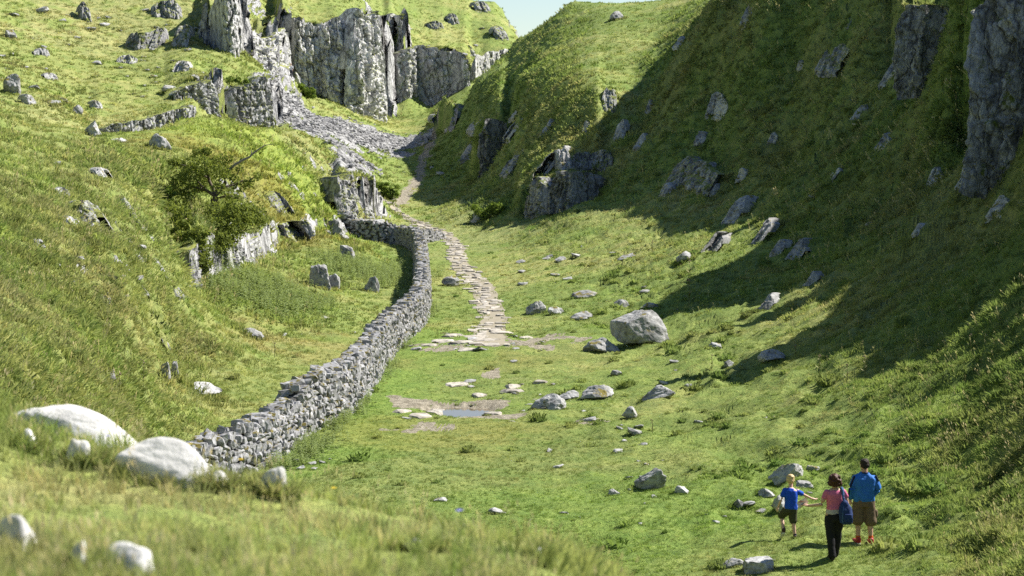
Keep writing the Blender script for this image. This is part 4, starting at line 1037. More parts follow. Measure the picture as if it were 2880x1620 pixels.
def build_tree():
    p = hit(538, 528, 80); p = at(538, 528, 95.0); p[2] = hz(p[0], p[1]); s = px(p[1])
    root = empty('hawthorn_tree', p); tag(root, 'wind bent hawthorn tree with a bare dead branch on the rocky knoll', 'tree')
    def L(X, Y, dy=0): q = at(X, Y, 95.0+dy); return q-p
    B = Bag()
    segs = []
    def branch(pts_, r0, r1, n=7):
        P_ = np.array(pts_); k = max(4, len(P_)*2); t = np.linspace(0, len(P_)-1, k); Q = np.stack([np.interp(t, np.arange(len(P_)), P_[:, c]) for c in range(3)], 1)
        Q[1:-1] += np.random.default_rng(len(segs)).normal(size=(k-2, 3))*.035
        V, F = tube(Q, np.linspace(r0, r1, k), n); segs.append(Q); B.add(V, F)
    branch([L(540,548), L(538,520), L(542,490), L(560,470,.2)], .22, .14)
    branch([L(545,500), L(520,478,-.3), L(480,470,-.4), L(450,480,-.5)], .09, .03)
    branch([L(542,495), L(528,450,.2), L(515,410,.3), L(500,380,.4)], .09, .025)
    branch([L(560,472,.2), L(568,440,0), L(575,425,0)], .09, .07)
    branch([L(550,482), L(580,465,.5), L(620,455,.7), L(650,440,.8)], .07, .02)
    branch([L(528,450,.2), L(490,425,-.4), L(450,410,-.6), L(432,406,-.6)], .05, .012)
    branch([L(520,478,-.3), L(480,440,-.8), L(440,430,-1)], .05, .012)
    branch([L(545,500), L(570,490,-.6), L(600,500,-.9)], .06, .02)
    branch([L(568,440), L(545,415,.5), L(560,390,.6)], .04, .01)
    branch([L(580,465,.5), L(600,430,.5), L(605,405,.4)], .04, .01)
    B.obj('trunk', M_BARK, root)
    D = Bag(); Q = [L(575,428), L(590,415), L(612,402), L(628,395), L(634,388), L(650,376), L(668,365), L(690,362)]
    D.add(*tube(Q, [.065, .06, .055, .05, .05, .035, .022, .008])); 
    D.add(*tube([L(634,390), L(632,382), L(633,376)], [.03, .02, .006])); D.add(*tube([L(590,416), L(588,404), L(594,392)], [.02, .012, .005]))
    tag(D.obj('dead_branch', plain('weathered_wood', (.26, .235, .21), .9, .1, .3, 10, .5), root), 'long bare silver dead branch')
    cen = []; rad = []; cnt = []
    r_ = np.random.default_rng(5)
    def blob(X, Y, R, n, dy=0): cen.append(L(X, Y, dy)); rad.append(R*.8); cnt.append(n)
    for X, Y, R, n in ((500,392,.55,420),(520,380,.35,200),(470,412,.6,420),(440,408,.4,220),(505,415,.8,700),(545,412,.7,520),(575,400,.35,160),(555,435,.6,420),(480,440,.7,520),(520,445,.7,480),(450,455,.6,380),(470,480,.7,480),(430,470,.4,160),(500,470,.5,260),(600,470,.5,200),(625,462,.45,160),(648,445,.3,90),(580,490,.6,260),(590,450,.4,120),(548,470,.5,160)):
        blob(X, Y, R, n, r_.uniform(-1.2, 1.0))
    for Q in segs[1:]:
        for q in Q[3::2]: cen.append(q); rad.append(.26); cnt.append(60)
    V, F = leaves(cen, rad, [int(c*.72) for c in cnt], .125, 9)
    mesh_np('crown', V, F, M_LEAF, root)
    # the dense shrub over the rock edge below it
    b0 = at(545, 600, 91.0); b0[2] = hz(b0[0], b0[1]); sh = empty('shrub', b0); tag(sh, 'dense dark shrub spilling over the rock face under the hawthorn', 'shrub')
    def K(X, Y, dy=0): return at(X, Y, 91.0+dy)-b0
    cen.clear(); rad.clear(); cnt.clear()
    for i in range(74):
        X = r_.uniform(415, 655); t = (X-415)/240; yl = 505+35*abs(t-.4); yh = 560+75*math.sin(math.pi*min(1, t*1.1+.05))
        Y = r_.uniform(yl, yh); cen.append(K(X, Y, r_.uniform(-1.3, 1.3)+ (540-Y)*.02)); rad.append(r_.uniform(.35, .75)); cnt.append(230)
    V, F = leaves(cen, rad, cnt, .11, 19); mesh_np('foliage', V, F, M_LEAF, sh)
    B2 = Bag()
    for i in range(12):
        a = K(r_.uniform(480,600), 610); b = K(r_.uniform(430,640), r_.uniform(520,580), r_.uniform(-1,1)); B2.add(*tube([a, (a+b)/2+r_.normal(size=3)*.15, b], [.04, .03, .012], 5))
    B2.obj('stem', M_BARK, sh)
build_tree()
def shrub(X0, X1, Yt, Yb, label, d=None, n=22, per=160, leaf=.12, mat=None, seed=0, name='shrub', cat='shrub', dmin=40):
    r_ = np.random.default_rng(seed); q = hit((X0+X1)/2, Yb, dmin); d = d or q[1]
    b0 = at((X0+X1)/2, Yb, d); root = empty(name, b0); tag(root, label, cat)
    cen = []; R = []
    for i in range(n):
        X = r_.uniform(X0, X1); Y = r_.uniform(Yt, Yb); cen.append(at(X, Y, d)-b0+np.array([0, r_.uniform(-.4, .4), 0])); R.append((X1-X0)*px(d)*r_.uniform(.10, .2))
    V, F = leaves(cen, R, [per]*n, leaf, seed); mesh_np('foliage', V, F, mat or M_LEAF2, root)
    B2 = Bag(); 
    for i in range(5): B2.add(*tube([np.array([r_.uniform(-.2, .2), 0, -.2]), cen[i]*.5, cen[i]], [.04, .03, .01], 5))
    B2.obj('stem', M_BARK, root)
shrub(560,630,200,262,'bright green shrub growing in a cleft of the cracked crag',seed=1,leaf=.2,dmin=150)
shrub(945,1000,462,500,'grey green rush clump on the slope beyond the prow of rock',seed=2,leaf=.14,dmin=150,n=26)
shrub(385,440,470,560,'soft green bush at the left edge of the hawthorn',seed=3,d=93,n=30,per=130)
shrub(740,790,210,245,'low shrub at the foot of the lit far cliff',seed=4,leaf=.22,dmin=220)
shrub(858,880,170,225,'ivy like bush on the lit far cliff',seed=5,leaf=.22,dmin=220,n=12)
shrub(1190,1270,515,548,'dark shrub in the shade under the spur pillar',seed=6,leaf=.16,dmin=120)

shrub(420,520,560,690,'dark bush hanging in the cleft between the brow and the fluted face',seed=7,d=85.5,n=46,per=150,mat=M_LEAF,leaf=.11)

# ------------------------------------------------------------------ grass and weeds
PROTO = bpy.data.collections.new('sward_parts')
def proto_mesh(name, V, F, mat):
    o = mesh_np(name, V, F, mat); COL.objects.unlink(o); return o
def tuft(seed, nb, wid, spread, curve, lean=.0, hvar=.4, segs=2):
    r_ = np.random.default_rng(seed); V = []; F = []
    for i in range(nb):
        a = r_.uniform(0, 6.283); rr = spread*math.sqrt(r_.random()); b = r_.uniform(0, 6.283)
        h = 1-hvar*r_.random(); c = curve*r_.uniform(.2, 1); x0, y0 = rr*math.cos(a), rr*math.sin(a)
        dx, dy = math.cos(a+r_.uniform(-.8, .8)), math.sin(a+r_.uniform(-.8, .8)); wx, wy = math.cos(b)*wid, math.sin(b)*wid
        n0 = len(V)
        for j in range(segs):
            t = j/segs; q = c*t*t
            cx_, cy_ = x0+dx*q+lean*t, y0+dy*q; z = h*t*(1-.25*c*t)-.06
            k = (1-.35*t)
            V.append((cx_-wx*k, cy_-wy*k, z)); V.append((cx_+wx*k, cy_+wy*k, z))
            if j: F.append((n0+2*j-2, n0+2*j-1, n0+2*j+1)); F.append((n0+2*j-2, n0+2*j+1, n0+2*j))
        V.append((x0+dx*c+lean, y0+dy*c, h*(1-.25*c)-.06)); F.append((n0+2*segs-2, n0+2*segs-1, n0+2*segs))
    return np.array(V), np.array(F)
def stalks(seed, nb, wid, head):
    r_ = np.random.default_rng(seed); V = []; F = []
    for i in range(nb):
        a = r_.uniform(0, 6.283); q = r_.uniform(.05, .35); x, y = r_.normal()*.08, r_.normal()*.08; h = r_.uniform(.7, 1); b = r_.uniform(0, 6.28); wx, wy = math.cos(b)*wid, math.sin(b)*wid
        n0 = len(V); tx, ty = x+math.cos(a)*q, y+math.sin(a)*q
        V += [(x-wx, y-wy, 0), (x+wx, y+wy, 0), (tx*.8+x*.2, ty*.8+y*.2, h*.82)]; F.append((n0, n0+1, n0+2))
        hx, hy = wx*head, wy*head; m = np.array([tx*.9+x*.1, ty*.9+y*.1, h*.9])
        V += [(m[0], m[1], h*.78), (m[0]-hx, m[1]-hy, h*.88), (tx, ty, h), (m[0]+hx, m[1]+hy, h*.88)]; F += [(n0+3, n0+4, n0+5), (n0+3, n0+5, n0+6)]
    return np.array(V), np.array(F)
M_STALK = grass_mat('seed_stalk', .3)
def gn_scatter(name, label, protos, P_, nrm, spin, scl, tint, idx, cat='grass'):
    me = bpy.data.meshes.new(name); me.vertices.add(len(P_)); me.vertices.foreach_set('co', np.ascontiguousarray(P_, np.float32).ravel())
    def attr(n, t, data, key):
        a = me.attributes.new(n, t, 'POINT'); a.data.foreach_set(key, np.ascontiguousarray(data).ravel())
    attr('nrm', 'FLOAT_VECTOR', nrm.astype(np.float32), 'vector'); attr('spin', 'FLOAT', spin.astype(np.float32), 'value')
    attr('scl', 'FLOAT_VECTOR', scl.astype(np.float32), 'vector'); attr('idx', 'INT', idx.astype(np.int32), 'value')
    c = np.ones((len(P_), 4), np.float32); c[:, :3] = tint; attr('tint', 'FLOAT_COLOR', c, 'color')
    o = bpy.data.objects.new(name, me); COL.objects.link(o); tag(o, label, cat, kind='stuff')
    coll = bpy.data.collections.new(name+'_parts')
    for i, p in enumerate(protos): p.name = f'{name}_part_{i:02d}'; coll.objects.link(p)
    g = bpy.data.node_groups.new(name, 'GeometryNodeTree')
    g.interface.new_socket('Geometry', in_out='INPUT', socket_type='NodeSocketGeometry'); g.interface.new_socket('Geometry', in_out='OUTPUT', socket_type='NodeSocketGeometry')
    N = g.nodes.new; l = g.links.new
    gi = N('NodeGroupInput'); go = N('NodeGroupOutput'); ci = N('GeometryNodeCollectionInfo'); ci.inputs['Collection'].default_value = coll
    ci.inputs['Separate Children'].default_value = True; ci.inputs['Reset Children'].default_value = True
    ip = N('GeometryNodeInstanceOnPoints'); ip.inputs['Pick Instance'].default_value = True
    def na(n, t): q = N('GeometryNodeInputNamedAttribute'); q.data_type = t; q.inputs['Name'].default_value = n; return q.outputs['Attribute']
    cb = N('ShaderNodeCombineXYZ'); l(na('spin', 'FLOAT'), cb.inputs[2])
    er = N('FunctionNodeEulerToRotation'); l(cb.outputs[0], er.inputs[0])
    al = N('FunctionNodeAlignRotationToVector'); al.axis = 'Z'; l(er.outputs[0], al.inputs['Rotation']); l(na('nrm', 'FLOAT_VECTOR'), al.inputs['Vector'])
    l(gi.outputs[0], ip.inputs['Points']); l(ci.outputs[0], ip.inputs['Instance']); l(al.outputs[0], ip.inputs['Rotation'])
    l(na('idx', 'INT'), ip.inputs['Instance Index']); l(na('scl', 'FLOAT_VECTOR'), ip.inputs['Scale']); l(ip.outputs[0], go.inputs[0])
    md = o.modifiers.new('scatter', 'NODES'); md.node_group = g
    return o
def sample_ground(n, seed, cond):
    r_ = np.random.default_rng(seed); i = r_.integers(0, NA-1, n*2); j = r_.integers(0, NR-1, n*2); u = r_.random(n*2)[:, None]; v = r_.random(n*2)[:, None]
    P_ = (GV[i, j]*(1-u)+GV[i+1, j]*u)*(1-v)+(GV[i, j+1]*(1-u)+GV[i+1, j+1]*u)*v; Nn = GN[i, j]
    k = i*NR+j; rk = ROCKM[k]; so = SOILM[k]
    r = np.hypot(P_[:, 0], P_[:, 1]); a = np.degrees(np.arctan2(P_[:, 0], P_[:, 1]))
    m = cond(P_, r, a) & (rk < .45) & (so < .35+.55*r_.random(len(so)))
    P_ = P_[m]; Nn = Nn[m]
    q = FLAT['pud']; m = np.hypot((P_[:, 0]-q[0][0])/q[1], (P_[:, 1]-q[0][1])/q[2]) > 1.0
    return P_[m], Nn[m], r_
def sward(name, label, n, seed, rng_r, protos, hfun, wscale, tiltup=.55, amax=17.0, prob=None, stalkn=0, skirt=True):
    P_, Nn, r_ = sample_ground(n, seed, lambda p, r, a: (r > rng_r[0]) & (r < rng_r[1]) & (np.abs(a) < amax))
    if skirt:
        Q = []
        for (sx, sy, ra, rb) in SKIRT:
            d = math.hypot(sx, sy)
            if not (rng_r[0] < d < rng_r[1]): continue
            m_ = int(np.clip(70*(ra+rb)/(d*.012), 10, 70)); an = r_.uniform(0, 6.283, m_); k_ = r_.uniform(.82, 1.25, m_)
            Q.append(np.stack([sx+np.cos(an)*ra*k_, sy+np.sin(an)*rb*k_], 1))
        if Q:
            Q = np.concatenate(Q); P_ = np.concatenate([P_, np.column_stack([Q, height(Q[:, 0], Q[:, 1])])]); Nn = np.concatenate([Nn, np.tile([0, 0, 1.0], (len(Q), 1))])
    x, y = P_[:, 0], P_[:, 1]; gx, gy = base_grad(x, y, 1.5); sl = np.hypot(gx, gy)
    if prob is not None:
        m = r_.random(len(P_)) < prob(x, y, sl); P_, Nn, x, y, sl, gx, gy = P_[m], Nn[m], x[m], y[m], sl[m], gx[m], gy[m]
    up = np.array([0, 0, 1.0]); nn = Nn*(1-tiltup)+up*tiltup
    nn = nn + r_.normal(size=nn.shape)*.10 + np.array([-.06, -.03, 0])
    nn /= np.linalg.norm(nn, axis=1, keepdims=True)
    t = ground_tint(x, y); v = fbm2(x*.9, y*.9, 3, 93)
    t = t*(1+.55*v)[:, None]
    st = sstep(.12, .5, fbm2(x*.35+9, y*.35, 3, 95)+r_.normal(size=len(x))*.2+.26*(np.hypot(x, y) < 27))[:, None]; sw = np.where(np.hypot(x, y) < 27, .55, .36)[:, None]; t = t*(1-sw*st)+STRAW*sw*st
    h = hfun(x, y, sl)*(1+.5*fbm2(x*.6, y*.6, 2, 97))*r_.uniform(.65, 1.35, len(x))
    scl = np.stack([h*wscale, h*wscale, h], 1)
    idx = r_.integers(0, len(protos)-stalkn, len(x))
    if stalkn:
        ms = r_.random(len(x)) < .10*sstep(.1, .5, sl+.4*(np.hypot(x, y) < 26)); idx = np.where(ms, len(protos)-1-r_.integers(0, stalkn, len(x)), idx)
        scl[ms] *= np.array([1, 1, 1.7]); t[ms] = STRAW*1.1
    gn_scatter(name, label, protos, P_, nn, r_.uniform(0, 6.283, len(x)), scl, t, idx)
T = lambda *a, **k: proto_mesh('grass_part', *tuft(*a, **k), M_GRASS)
K = lambda *a: proto_mesh('grass_part', *stalks(*a), M_STALK)
def h_mid(x, y, sl): return .055+.11*sstep(.12, .55, sl)+.07*sstep(-6, -9, x)
sward('near_grass', 'long soft grass on the near brow', 26000, 1, (5, 27), [T(10+k, 12, .022, .22, .55, segs=3) for k in range(6)]+[K(60+k, 3, .012, 2.6) for k in range(2)],
      lambda x, y, sl: .125+0*x, 1.25, .8, 24, stalkn=2)
sward('valley_grass', 'grazed turf and tussocks of the valley', 165000, 2, (27, 82), [T(20+k, 13, .075, .75, .8) for k in range(6)]+[K(64+k, 3, .03, 2.0) for k in range(2)], h_mid, 1.0, .45, stalkn=2)
sward('slope_grass', 'rough tussock grass of the valley sides', 170000, 3, (82, 150), [T(30+k, 12, .11, .9, .9) for k in range(6)]+[K(68+k, 3, .05, 1.8) for k in range(2)], lambda x, y, sl: 1.35*h_mid(x, y, sl)+.02, 1.0, .4, stalkn=2)
sward('far_grass', 'rough grass of the far hillsides', 170000, 4, (150, 390), [T(40+k, 11, .16, 1.0, .9) for k in range(6)], lambda x, y, sl: .20+.12*sstep(.2, .6, sl), 1.0, .4)
# tussocks: domed clumps on the open slopes
def mound(seed, nb=46):
    r_ = np.random.default_rng(seed); V = []; F = []
    for i in range(nb):
        a = r_.uniform(0, 6.283); rr = .5*math.sqrt(r_.random()); b = a+1.57+r_.uniform(-.7, .7); zb = .42*math.sqrt(max(0, 1-(rr/.52)**2))-.05
        o = r_.uniform(.10, .28)*(.4+rr*1.6); L = r_.uniform(.18, .36); w_ = .035
        x, y = rr*math.cos(a), rr*math.sin(a); wx, wy = math.cos(b)*w_, math.sin(b)*w_; n0 = len(V)
        V += [(x-wx, y-wy, zb-.08), (x+wx, y+wy, zb-.08), (x+math.cos(a)*o*.5+wx*.8, y+math.sin(a)*o*.5+wy*.8, zb+L*.6), (x+math.cos(a)*o*.5-wx*.8, y+math.sin(a)*o*.5-wy*.8, zb+L*.6), (x+math.cos(a)*o, y+math.sin(a)*o, zb+L*.75-.3*o)]
        F += [(n0, n0+1, n0+2), (n0, n0+2, n0+3), (n0+3, n0+2, n0+4)]
    # the dome of old thatch below the blades
    m = len(V); rings = 3; n = 9
    for k in range(rings):
        q = k/rings*math.pi/2
        for j in range(n): V.append((.46*math.cos(q)*math.cos(j*6.283/n), .46*math.cos(q)*math.sin(j*6.283/n), .38*math.sin(q)-.06))
    V.append((0, 0, .33))
    for k in range(rings-1):
        for j in range(n): a_, b_ = m+k*n+j, m+k*n+(j+1) % n; F += [(a_, b_, b_+n), (a_, b_+n, a_+n)]
    for j in range(n): F.append((m+(rings-1)*n+j, m+(rings-1)*n+(j+1) % n, m+rings*n))
    return np.array(V), np.array(F)
def tussocks(n, seed):
    P_, Nn, r_ = sample_ground(n, seed, lambda p, r, a: (r > 33) & (r < 190) & (np.abs(a) < 16.5))
    x, y = P_[:, 0], P_[:, 1]; r = np.hypot(x, y); sl = np.hypot(*base_grad(x, y, 1.5)); dens = fbm2(x*.25, y*.25, 3, 121)
    lit = np.exp(-(((x-6.8)/4.6)**2))*(r < 150)
    m = r_.random(len(x)) < np.clip((.10+.5*sstep(.2, .6, sl)+.9*lit*sstep(.0, .12, sl+.1*dens))*sstep(-.25, .25, dens), 0, 1)
    P_, Nn, x, y, r = P_[m], Nn[m], x[m], y[m], r[m]
    s = np.clip(r_.lognormal(-1.0, .45, len(x)), .18, .95)*(.7+.3*sstep(40, 120, r))
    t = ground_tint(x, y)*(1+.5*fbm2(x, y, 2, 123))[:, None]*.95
    nn = Nn*.5+np.array([0, 0, .5]); nn /= np.linalg.norm(nn, axis=1, keepdims=True)
    gn_scatter('tussocks', 'domed grass tussocks on the open slopes', [proto_mesh('tussock_part', *mound(140+k), M_GRASS) for k in range(5)], P_, nn, r_.uniform(0, 6.28, len(x)), np.stack([s, s, s*r_.uniform(.45, .8, len(x))], 1), t, r_.integers(0, 5, len(x)))
tussocks(15000, 9)
# nettles and weeds
def weed_proto(seed, nl, hh=1.0):
    r_ = np.random.default_rng(seed); B = Bag(); B.add([(-.012, 0, 0), (.012, 0, 0), (0, 0, hh)], [(0, 1, 2)])
    for i in range(nl):
        z = hh*(.15+.85*i/nl); a = i*2.4+r_.uniform(-.3, .3); s = .22*(1.15-.6*z)*r_.uniform(.7, 1.2); d = np.array([math.cos(a), math.sin(a), .05]); w_ = np.array([-math.sin(a), math.cos(a), 0])*s*.35
        c = np.array([0, 0, z]); B.add([c, c+d*s*.5+w_, c+d*s+[0, 0, -.05], c+d*s*.5-w_], [(0, 1, 2), (0, 2, 3)])
    tri = np.array([q for q in B.f]); return proto_mesh('weed_part', np.concatenate(B.v), tri, M_NETTLE)
def weeds(name, label, spots, h, seed):
    r_ = np.random.default_rng(seed); P_ = []
    for X, Y, rx, ry, n in spots:
        c = hit(X, Y); q = r_.normal(size=(n, 2))*.5; P_.append(np.stack([c[0]+q[:, 0]*rx, c[1]+q[:, 1]*ry], 1))
    P_ = np.concatenate(P_); z = height(P_[:, 0], P_[:, 1]); Q = np.column_stack([P_, z-.02]); n = len(Q)
    nn = np.array([0, 0, 1.])+r_.normal(size=(n, 3))*.12
    s = h*r_.uniform(.5, 1.2, n)
    gn_scatter(name, label, [weed_proto(seed+k, 16) for k in range(4)], Q, nn, r_.uniform(0, 6.28, n), np.stack([s*1.2, s*1.2, s], 1), np.tile(LUSH, (n, 1)), r_.integers(0, 4, n), 'nettles')
weeds('nettles', 'bed of green nettles below the fluted rock face and by the wall', ((600,730,2.6,5,1100),(700,740,2.2,5,700),(930,690,2.2,6,520),(860,660,1.5,4,260),(985,690,.7,9,200)), .55, 5)
weeds('wall_weeds', 'leafy weeds along the foot of the wall', ((785,1130,.6,2.2,240),(850,1062,.5,2.4,220),(905,1010,.4,2.5,160),(970,925,.5,3.5,160),(1010,865,.4,2.6,120),(1085,780,.4,5,120),(1100,690,.6,6,110),(700,1172,.5,1,100)), .32, 6)
# thistles standing singly in the turf
def thistle(X, Y, hpx, i):
    p = hit(X, Y); h = hpx*px(p[1]); r_ = np.random.default_rng(i); B = Bag(); B.add(*tube([(0, 0, -.05), (.02, 0, h*.5), (.0, .03, h)], [.012, .01, .006], 5)); 
    for k in range(9):
        z = h*(.2+.75*k/9); a = k*2.4; d = np.array([math.cos(a), math.sin(a), .6]); L_ = h*.22*(1.2-k/12); s = np.array([-d[1], d[0], 0])*L_*.22
        B.add([np.array([0, 0, z]), d*L_*.5+s+[0, 0, z], d*L_+[0, 0, z], d*L_*.5-s+[0, 0, z]], [(0, 1, 2, 3)])
    root = empty('thistle', p); tag(root, 'thin dry thistle stalk standing in the rough grass', 'thistle', 'thistles in the rough grass')
    B.obj('stalk', M_THI, root)
    H = Bag(); dv, f = ICO[1]
    for k in range(4): H.add(dv*h*.035+np.array([r_.uniform(-.08, .08)*h, r_.uniform(-.08, .08)*h, h*r_.uniform(.85, 1.02)]), f.tolist())
    tag(H.obj('flower_heads', M_THI2, root), kind='stuff')
M_THI = plain('thistle_stalk', (.17, .17, .07)); M_THI2 = plain('thistle_head', (.22, .17, .12))
for i, (X, Y, h) in enumerate(((360,960,55),(690,900,40),(1735,700,50),(1733,770,70),(1548,505,30),(2060,940,50),(2130,960,45),(2175,950,55),(2000,905,40),(1640,640,34),(300,1000,60),(1640,1090,36),(2440,880,40),(1790,930,38))): thistle(X, Y, h, i)
# flowers in the near grass
def flower(X, Y, col, lab, i, size):
    p = hit(X, Y); h = .20; B = Bag(); B.add(*tube([(0, 0, 0), (.01, 0, h)], [.0025, .002], 4)); root = empty('wild_flower', p); tag(root, lab, 'flower')
    B.obj('stem', plain('flower_stem', (.10, .16, .03)), root); v = []; f = []; r_ = np.random.default_rng(i)
    for k in range(8):
        a = k*math.pi/4; c, s = math.cos(a), math.sin(a); n0 = len(v)
        v += [(0, 0, h), (c*size*.6-s*size*.25, s*size*.6+c*size*.25, h+.006), (c*size, s*size, h+.002), (c*size*.6+s*size*.25, s*size*.6-c*size*.25, h+.006)]; f.append((n0, n0+1, n0+2, n0+3))
    mesh_np('petals', v, f, plain('petal', col), root)
flower(1156,1395,(.22,.20,.62),'blue harebell in the near grass',1,.022); flower(272,1178,(.25,.24,.55),'pale blue harebell below the dome shaped boulder',2,.016)
flower(608,1238,(.75,.55,.03),'yellow hawkbit flower on the near brow',3,.02); flower(840,1315,(.75,.55,.03),'yellow hawkbit flower beside a straw stalk lower on the brow',4,.018)
flower(480,1192,(.8,.66,.2),'cream yellow flower at the base of the dome shaped boulder',5,.02)

# ------------------------------------------------------------------ people
def loft(secs, n=20):
    """secs: (x, y, z, rx, ry) rings, closed ends"""
    V = []; F = []
    for (x, y, z, rx, ry) in secs:
        for k in range(n):
            a = 2*math.pi*k/n; c, s = math.cos(a), math.sin(a)
            V.append((x+rx*np.sign(c)*abs(c)**.85, y+ry*np.sign(s)*abs(s)**.85, z))
    m = len(secs)
    for i in range(m-1):
        for k in range(n): F.append((i*n+k, i*n+(k+1) % n, (i+1)*n+(k+1) % n, (i+1)*n+k))
    V.append(tuple(np.array(V[:n]).mean(0))); V.append(tuple(np.array(V[(m-1)*n:m*n]).mean(0)))
    for k in range(n): F.append((m*n, (k+1) % n, k)); F.append((m*n+1, (m-1)*n+k, (m-1)*n+(k+1) % n))
    return np.array(V), F
def limb(P_, R, n=14):
    P_ = np.array(P_, float); R = np.array(R, float); t = np.linspace(0, len(P_)-1, (len(P_)-1)*4+1)
    Q = np.stack([np.interp(t, np.arange(len(P_)), P_[:, c]) for c in range(3)], 1); r = np.interp(t, np.arange(len(P_)), R)
    d0 = Q[0]-Q[1]; d0 /= np.linalg.norm(d0); d1 = Q[-1]-Q[-2]; d1 /= np.linalg.norm(d1)
    Q = np.concatenate([[Q[0]+d0*r[0]*.9, Q[0]+d0*r[0]*.55], Q, [Q[-1]+d1*r[-1]*.55, Q[-1]+d1*r[-1]*.9]]); r = np.concatenate([[r[0]*.25, r[0]*.8], r, [r[-1]*.8, r[-1]*.25]])
    V, F = tube(Q, r, n); m = len(Q); V = V.tolist(); V.append(tuple(Q[0])); V.append(tuple(Q[-1]))
    for k in range(n): F.append((m*n, (k+1) % n, k)); F.append((m*n+1, (m-1)*n+k, (m-1)*n+(k+1) % n))
    return np.array(V), F
def ball(c, r):
    dv, f = ICO[3]; return dv*np.array(r)+np.array(c), [tuple(q) for q in f]
def fuse(name, pieces, mat, parent=None, voxel=.012, smooth=3, noise=0.0, nf=9):
    bm = bmesh.new()
    for V, F in pieces:
        vs = [bm.verts.new(tuple(map(float, v))) for v in V]
        for f in F:
            try: bm.faces.new([vs[i] for i in f])
            except ValueError: pass
    bmesh.ops.recalc_face_normals(bm, faces=bm.faces)
    me = bpy.data.meshes.new(name+'_src'); bm.to_mesh(me); bm.free()
    o = bpy.data.objects.new(name, me); COL.objects.link(o)
    r = o.modifiers.new('r', 'REMESH'); r.mode = 'VOXEL'; r.voxel_size = voxel
    s = o.modifiers.new('s', 'SMOOTH'); s.iterations = smooth; s.factor = .5
    dg = bpy.context.evaluated_depsgraph_get(); ev = o.evaluated_get(dg); m2 = bpy.data.meshes.new_from_object(ev); o.modifiers.clear(); o.data = m2; bpy.data.meshes.remove(me)
    n = len(m2.vertices); co = np.zeros(n*3, np.float32); m2.vertices.foreach_get('co', co); co = co.reshape(-1, 3)
    if noise > 0:
        no = np.zeros(n*3, np.float32); m2.vertices.foreach_get('normal', no); no = no.reshape(-1, 3)
        co = co+no*(noise*fbm3(co[:, 0]*nf, co[:, 1]*nf, co[:, 2]*nf*.7, 3, 3))[:, None]; m2.vertices.foreach_set('co', co.astype(np.float32).ravel())
    m2.materials.clear(); m2.materials.append(mat); m2.polygons.foreach_set('use_smooth', np.ones(len(m2.polygons), bool)); m2.update()
    if parent: o.parent = parent
    return o
SKIN = plain('skin', (.52, .32, .235), .55, .3, .08, 20)
def hand(wr, d, side, s=1.0, curl=.3, thumb_dir=None):
    """palm, four fingers and a thumb from wrist wr along d"""
    wr = np.array(wr); d = np.array(d, float); d /= np.linalg.norm(d); up = np.array([0, 1.0, 0]) if abs(d[1]) < .9 else np.array([0, 0, 1.0])
    b = np.cross(d, up); b /= np.linalg.norm(b); c = np.cross(b, d); out = [limb([wr, wr+d*.05*s, wr+d*.085*s], [.028*s, .036*s, .032*s], 10)]
    for i, (o, L) in enumerate(((-.030, .065), (-.010, .078), (.011, .074), (.030, .058))):
        a = wr+d*.085*s+c*o*s; out.append(limb([a, a+d*L*.5*s+b*curl*.018*s, a+d*L*.85*s+b*curl*.05*s], [.0105*s, .010*s, .0085*s], 8))
    a = wr+d*.03*s-c*.034*s; out.append(limb([a, a+d*.03*s-c*.022*s+b*.01*s, a+d*.06*s-c*.026*s+b*.02*s], [.013*s, .012*s, .010*s], 8))
    return out
def head(c, s=1.0, turn=0.0):
    """skull, jaw, nose, ears; facing +Y turned by `turn` about Z"""
    c = np.array(c); ct, st = math.cos(turn), math.sin(turn)
    def T_(p): p = np.array(p)*s; return c+np.array([p[0]*ct-p[1]*st, p[0]*st+p[1]*ct, p[2]])
    out = [ball(T_((0, -.01, .02)), (.076*s, .095*s, .098*s)), ball(T_((0, .03, -.055)), (.057*s, .062*s, .062*s)), ball(T_((0, .098, -.018)), (.013*s, .02*s, .022*s)), ball(T_((0, .085, .012)), (.05*s, .014*s, .012*s)),
           ball(T_((0, .086, -.058)), (.022*s, .012*s, .009*s))]
    for k in (-1, 1): out.append(ball(T_((k*.078, -.002, -.012)), (.013*s, .022*s, .034*s)))
    return out
def eyes(par, c, s, turn):
    ct, st = math.cos(turn), math.sin(turn)
    for k in (-1, 1):
        p = np.array([k*.031, .083, .0])*s; q = np.array(c)+np.array([p[0]*ct-p[1]*st, p[0]*st+p[1]*ct, p[2]]); V, F = ball(q, (.011*s, .011*s, .011*s)); mesh_np('eye', V, np.array(F), EYE, par, True)
EYE = plain('eye', (.08, .06, .05), .2, .5)
def shoe(par, heel, toe, mat, sole, s=1.0, name='shoe'):
    heel = np.array(heel); toe = np.array(toe); d = toe-heel; L = np.linalg.norm(d); d /= L
    o = fuse(name, [limb([heel+[0, 0, .045*s], heel+d*L*.55+[0, 0, .042*s], toe+[0, 0, .032*s]], [.042*s, .046*s, .036*s], 12), limb([heel+[0, 0, .05*s], heel+[0, 0, .10*s]], [.042*s, .044*s], 12)], mat, par, .009, 2)
    a = fuse('sole', [limb([heel+[0, 0, .012*s], heel+d*L*.6+[0, 0, .012*s], toe+[0, 0, .012*s]], [.040*s, .046*s, .038*s], 12)], sole, o, .01, 1)
    co = np.zeros(len(a.data.vertices)*3, np.float32); a.data.vertices.foreach_get('co', co); co = co.reshape(-1, 3); co[:, 2] = np.clip(co[:, 2], min(heel[2], toe[2])-.01, max(heel[2], toe[2])+.03); a.data.vertices.foreach_set('co', co.ravel())
def finish(body, X, Y, label, rz, dmin=30):
    p = hit(X, Y, dmin); body.location = p; body.rotation_euler = (0, 0, rz); tag(body, label, 'person', 'family walking up the slope'); return p
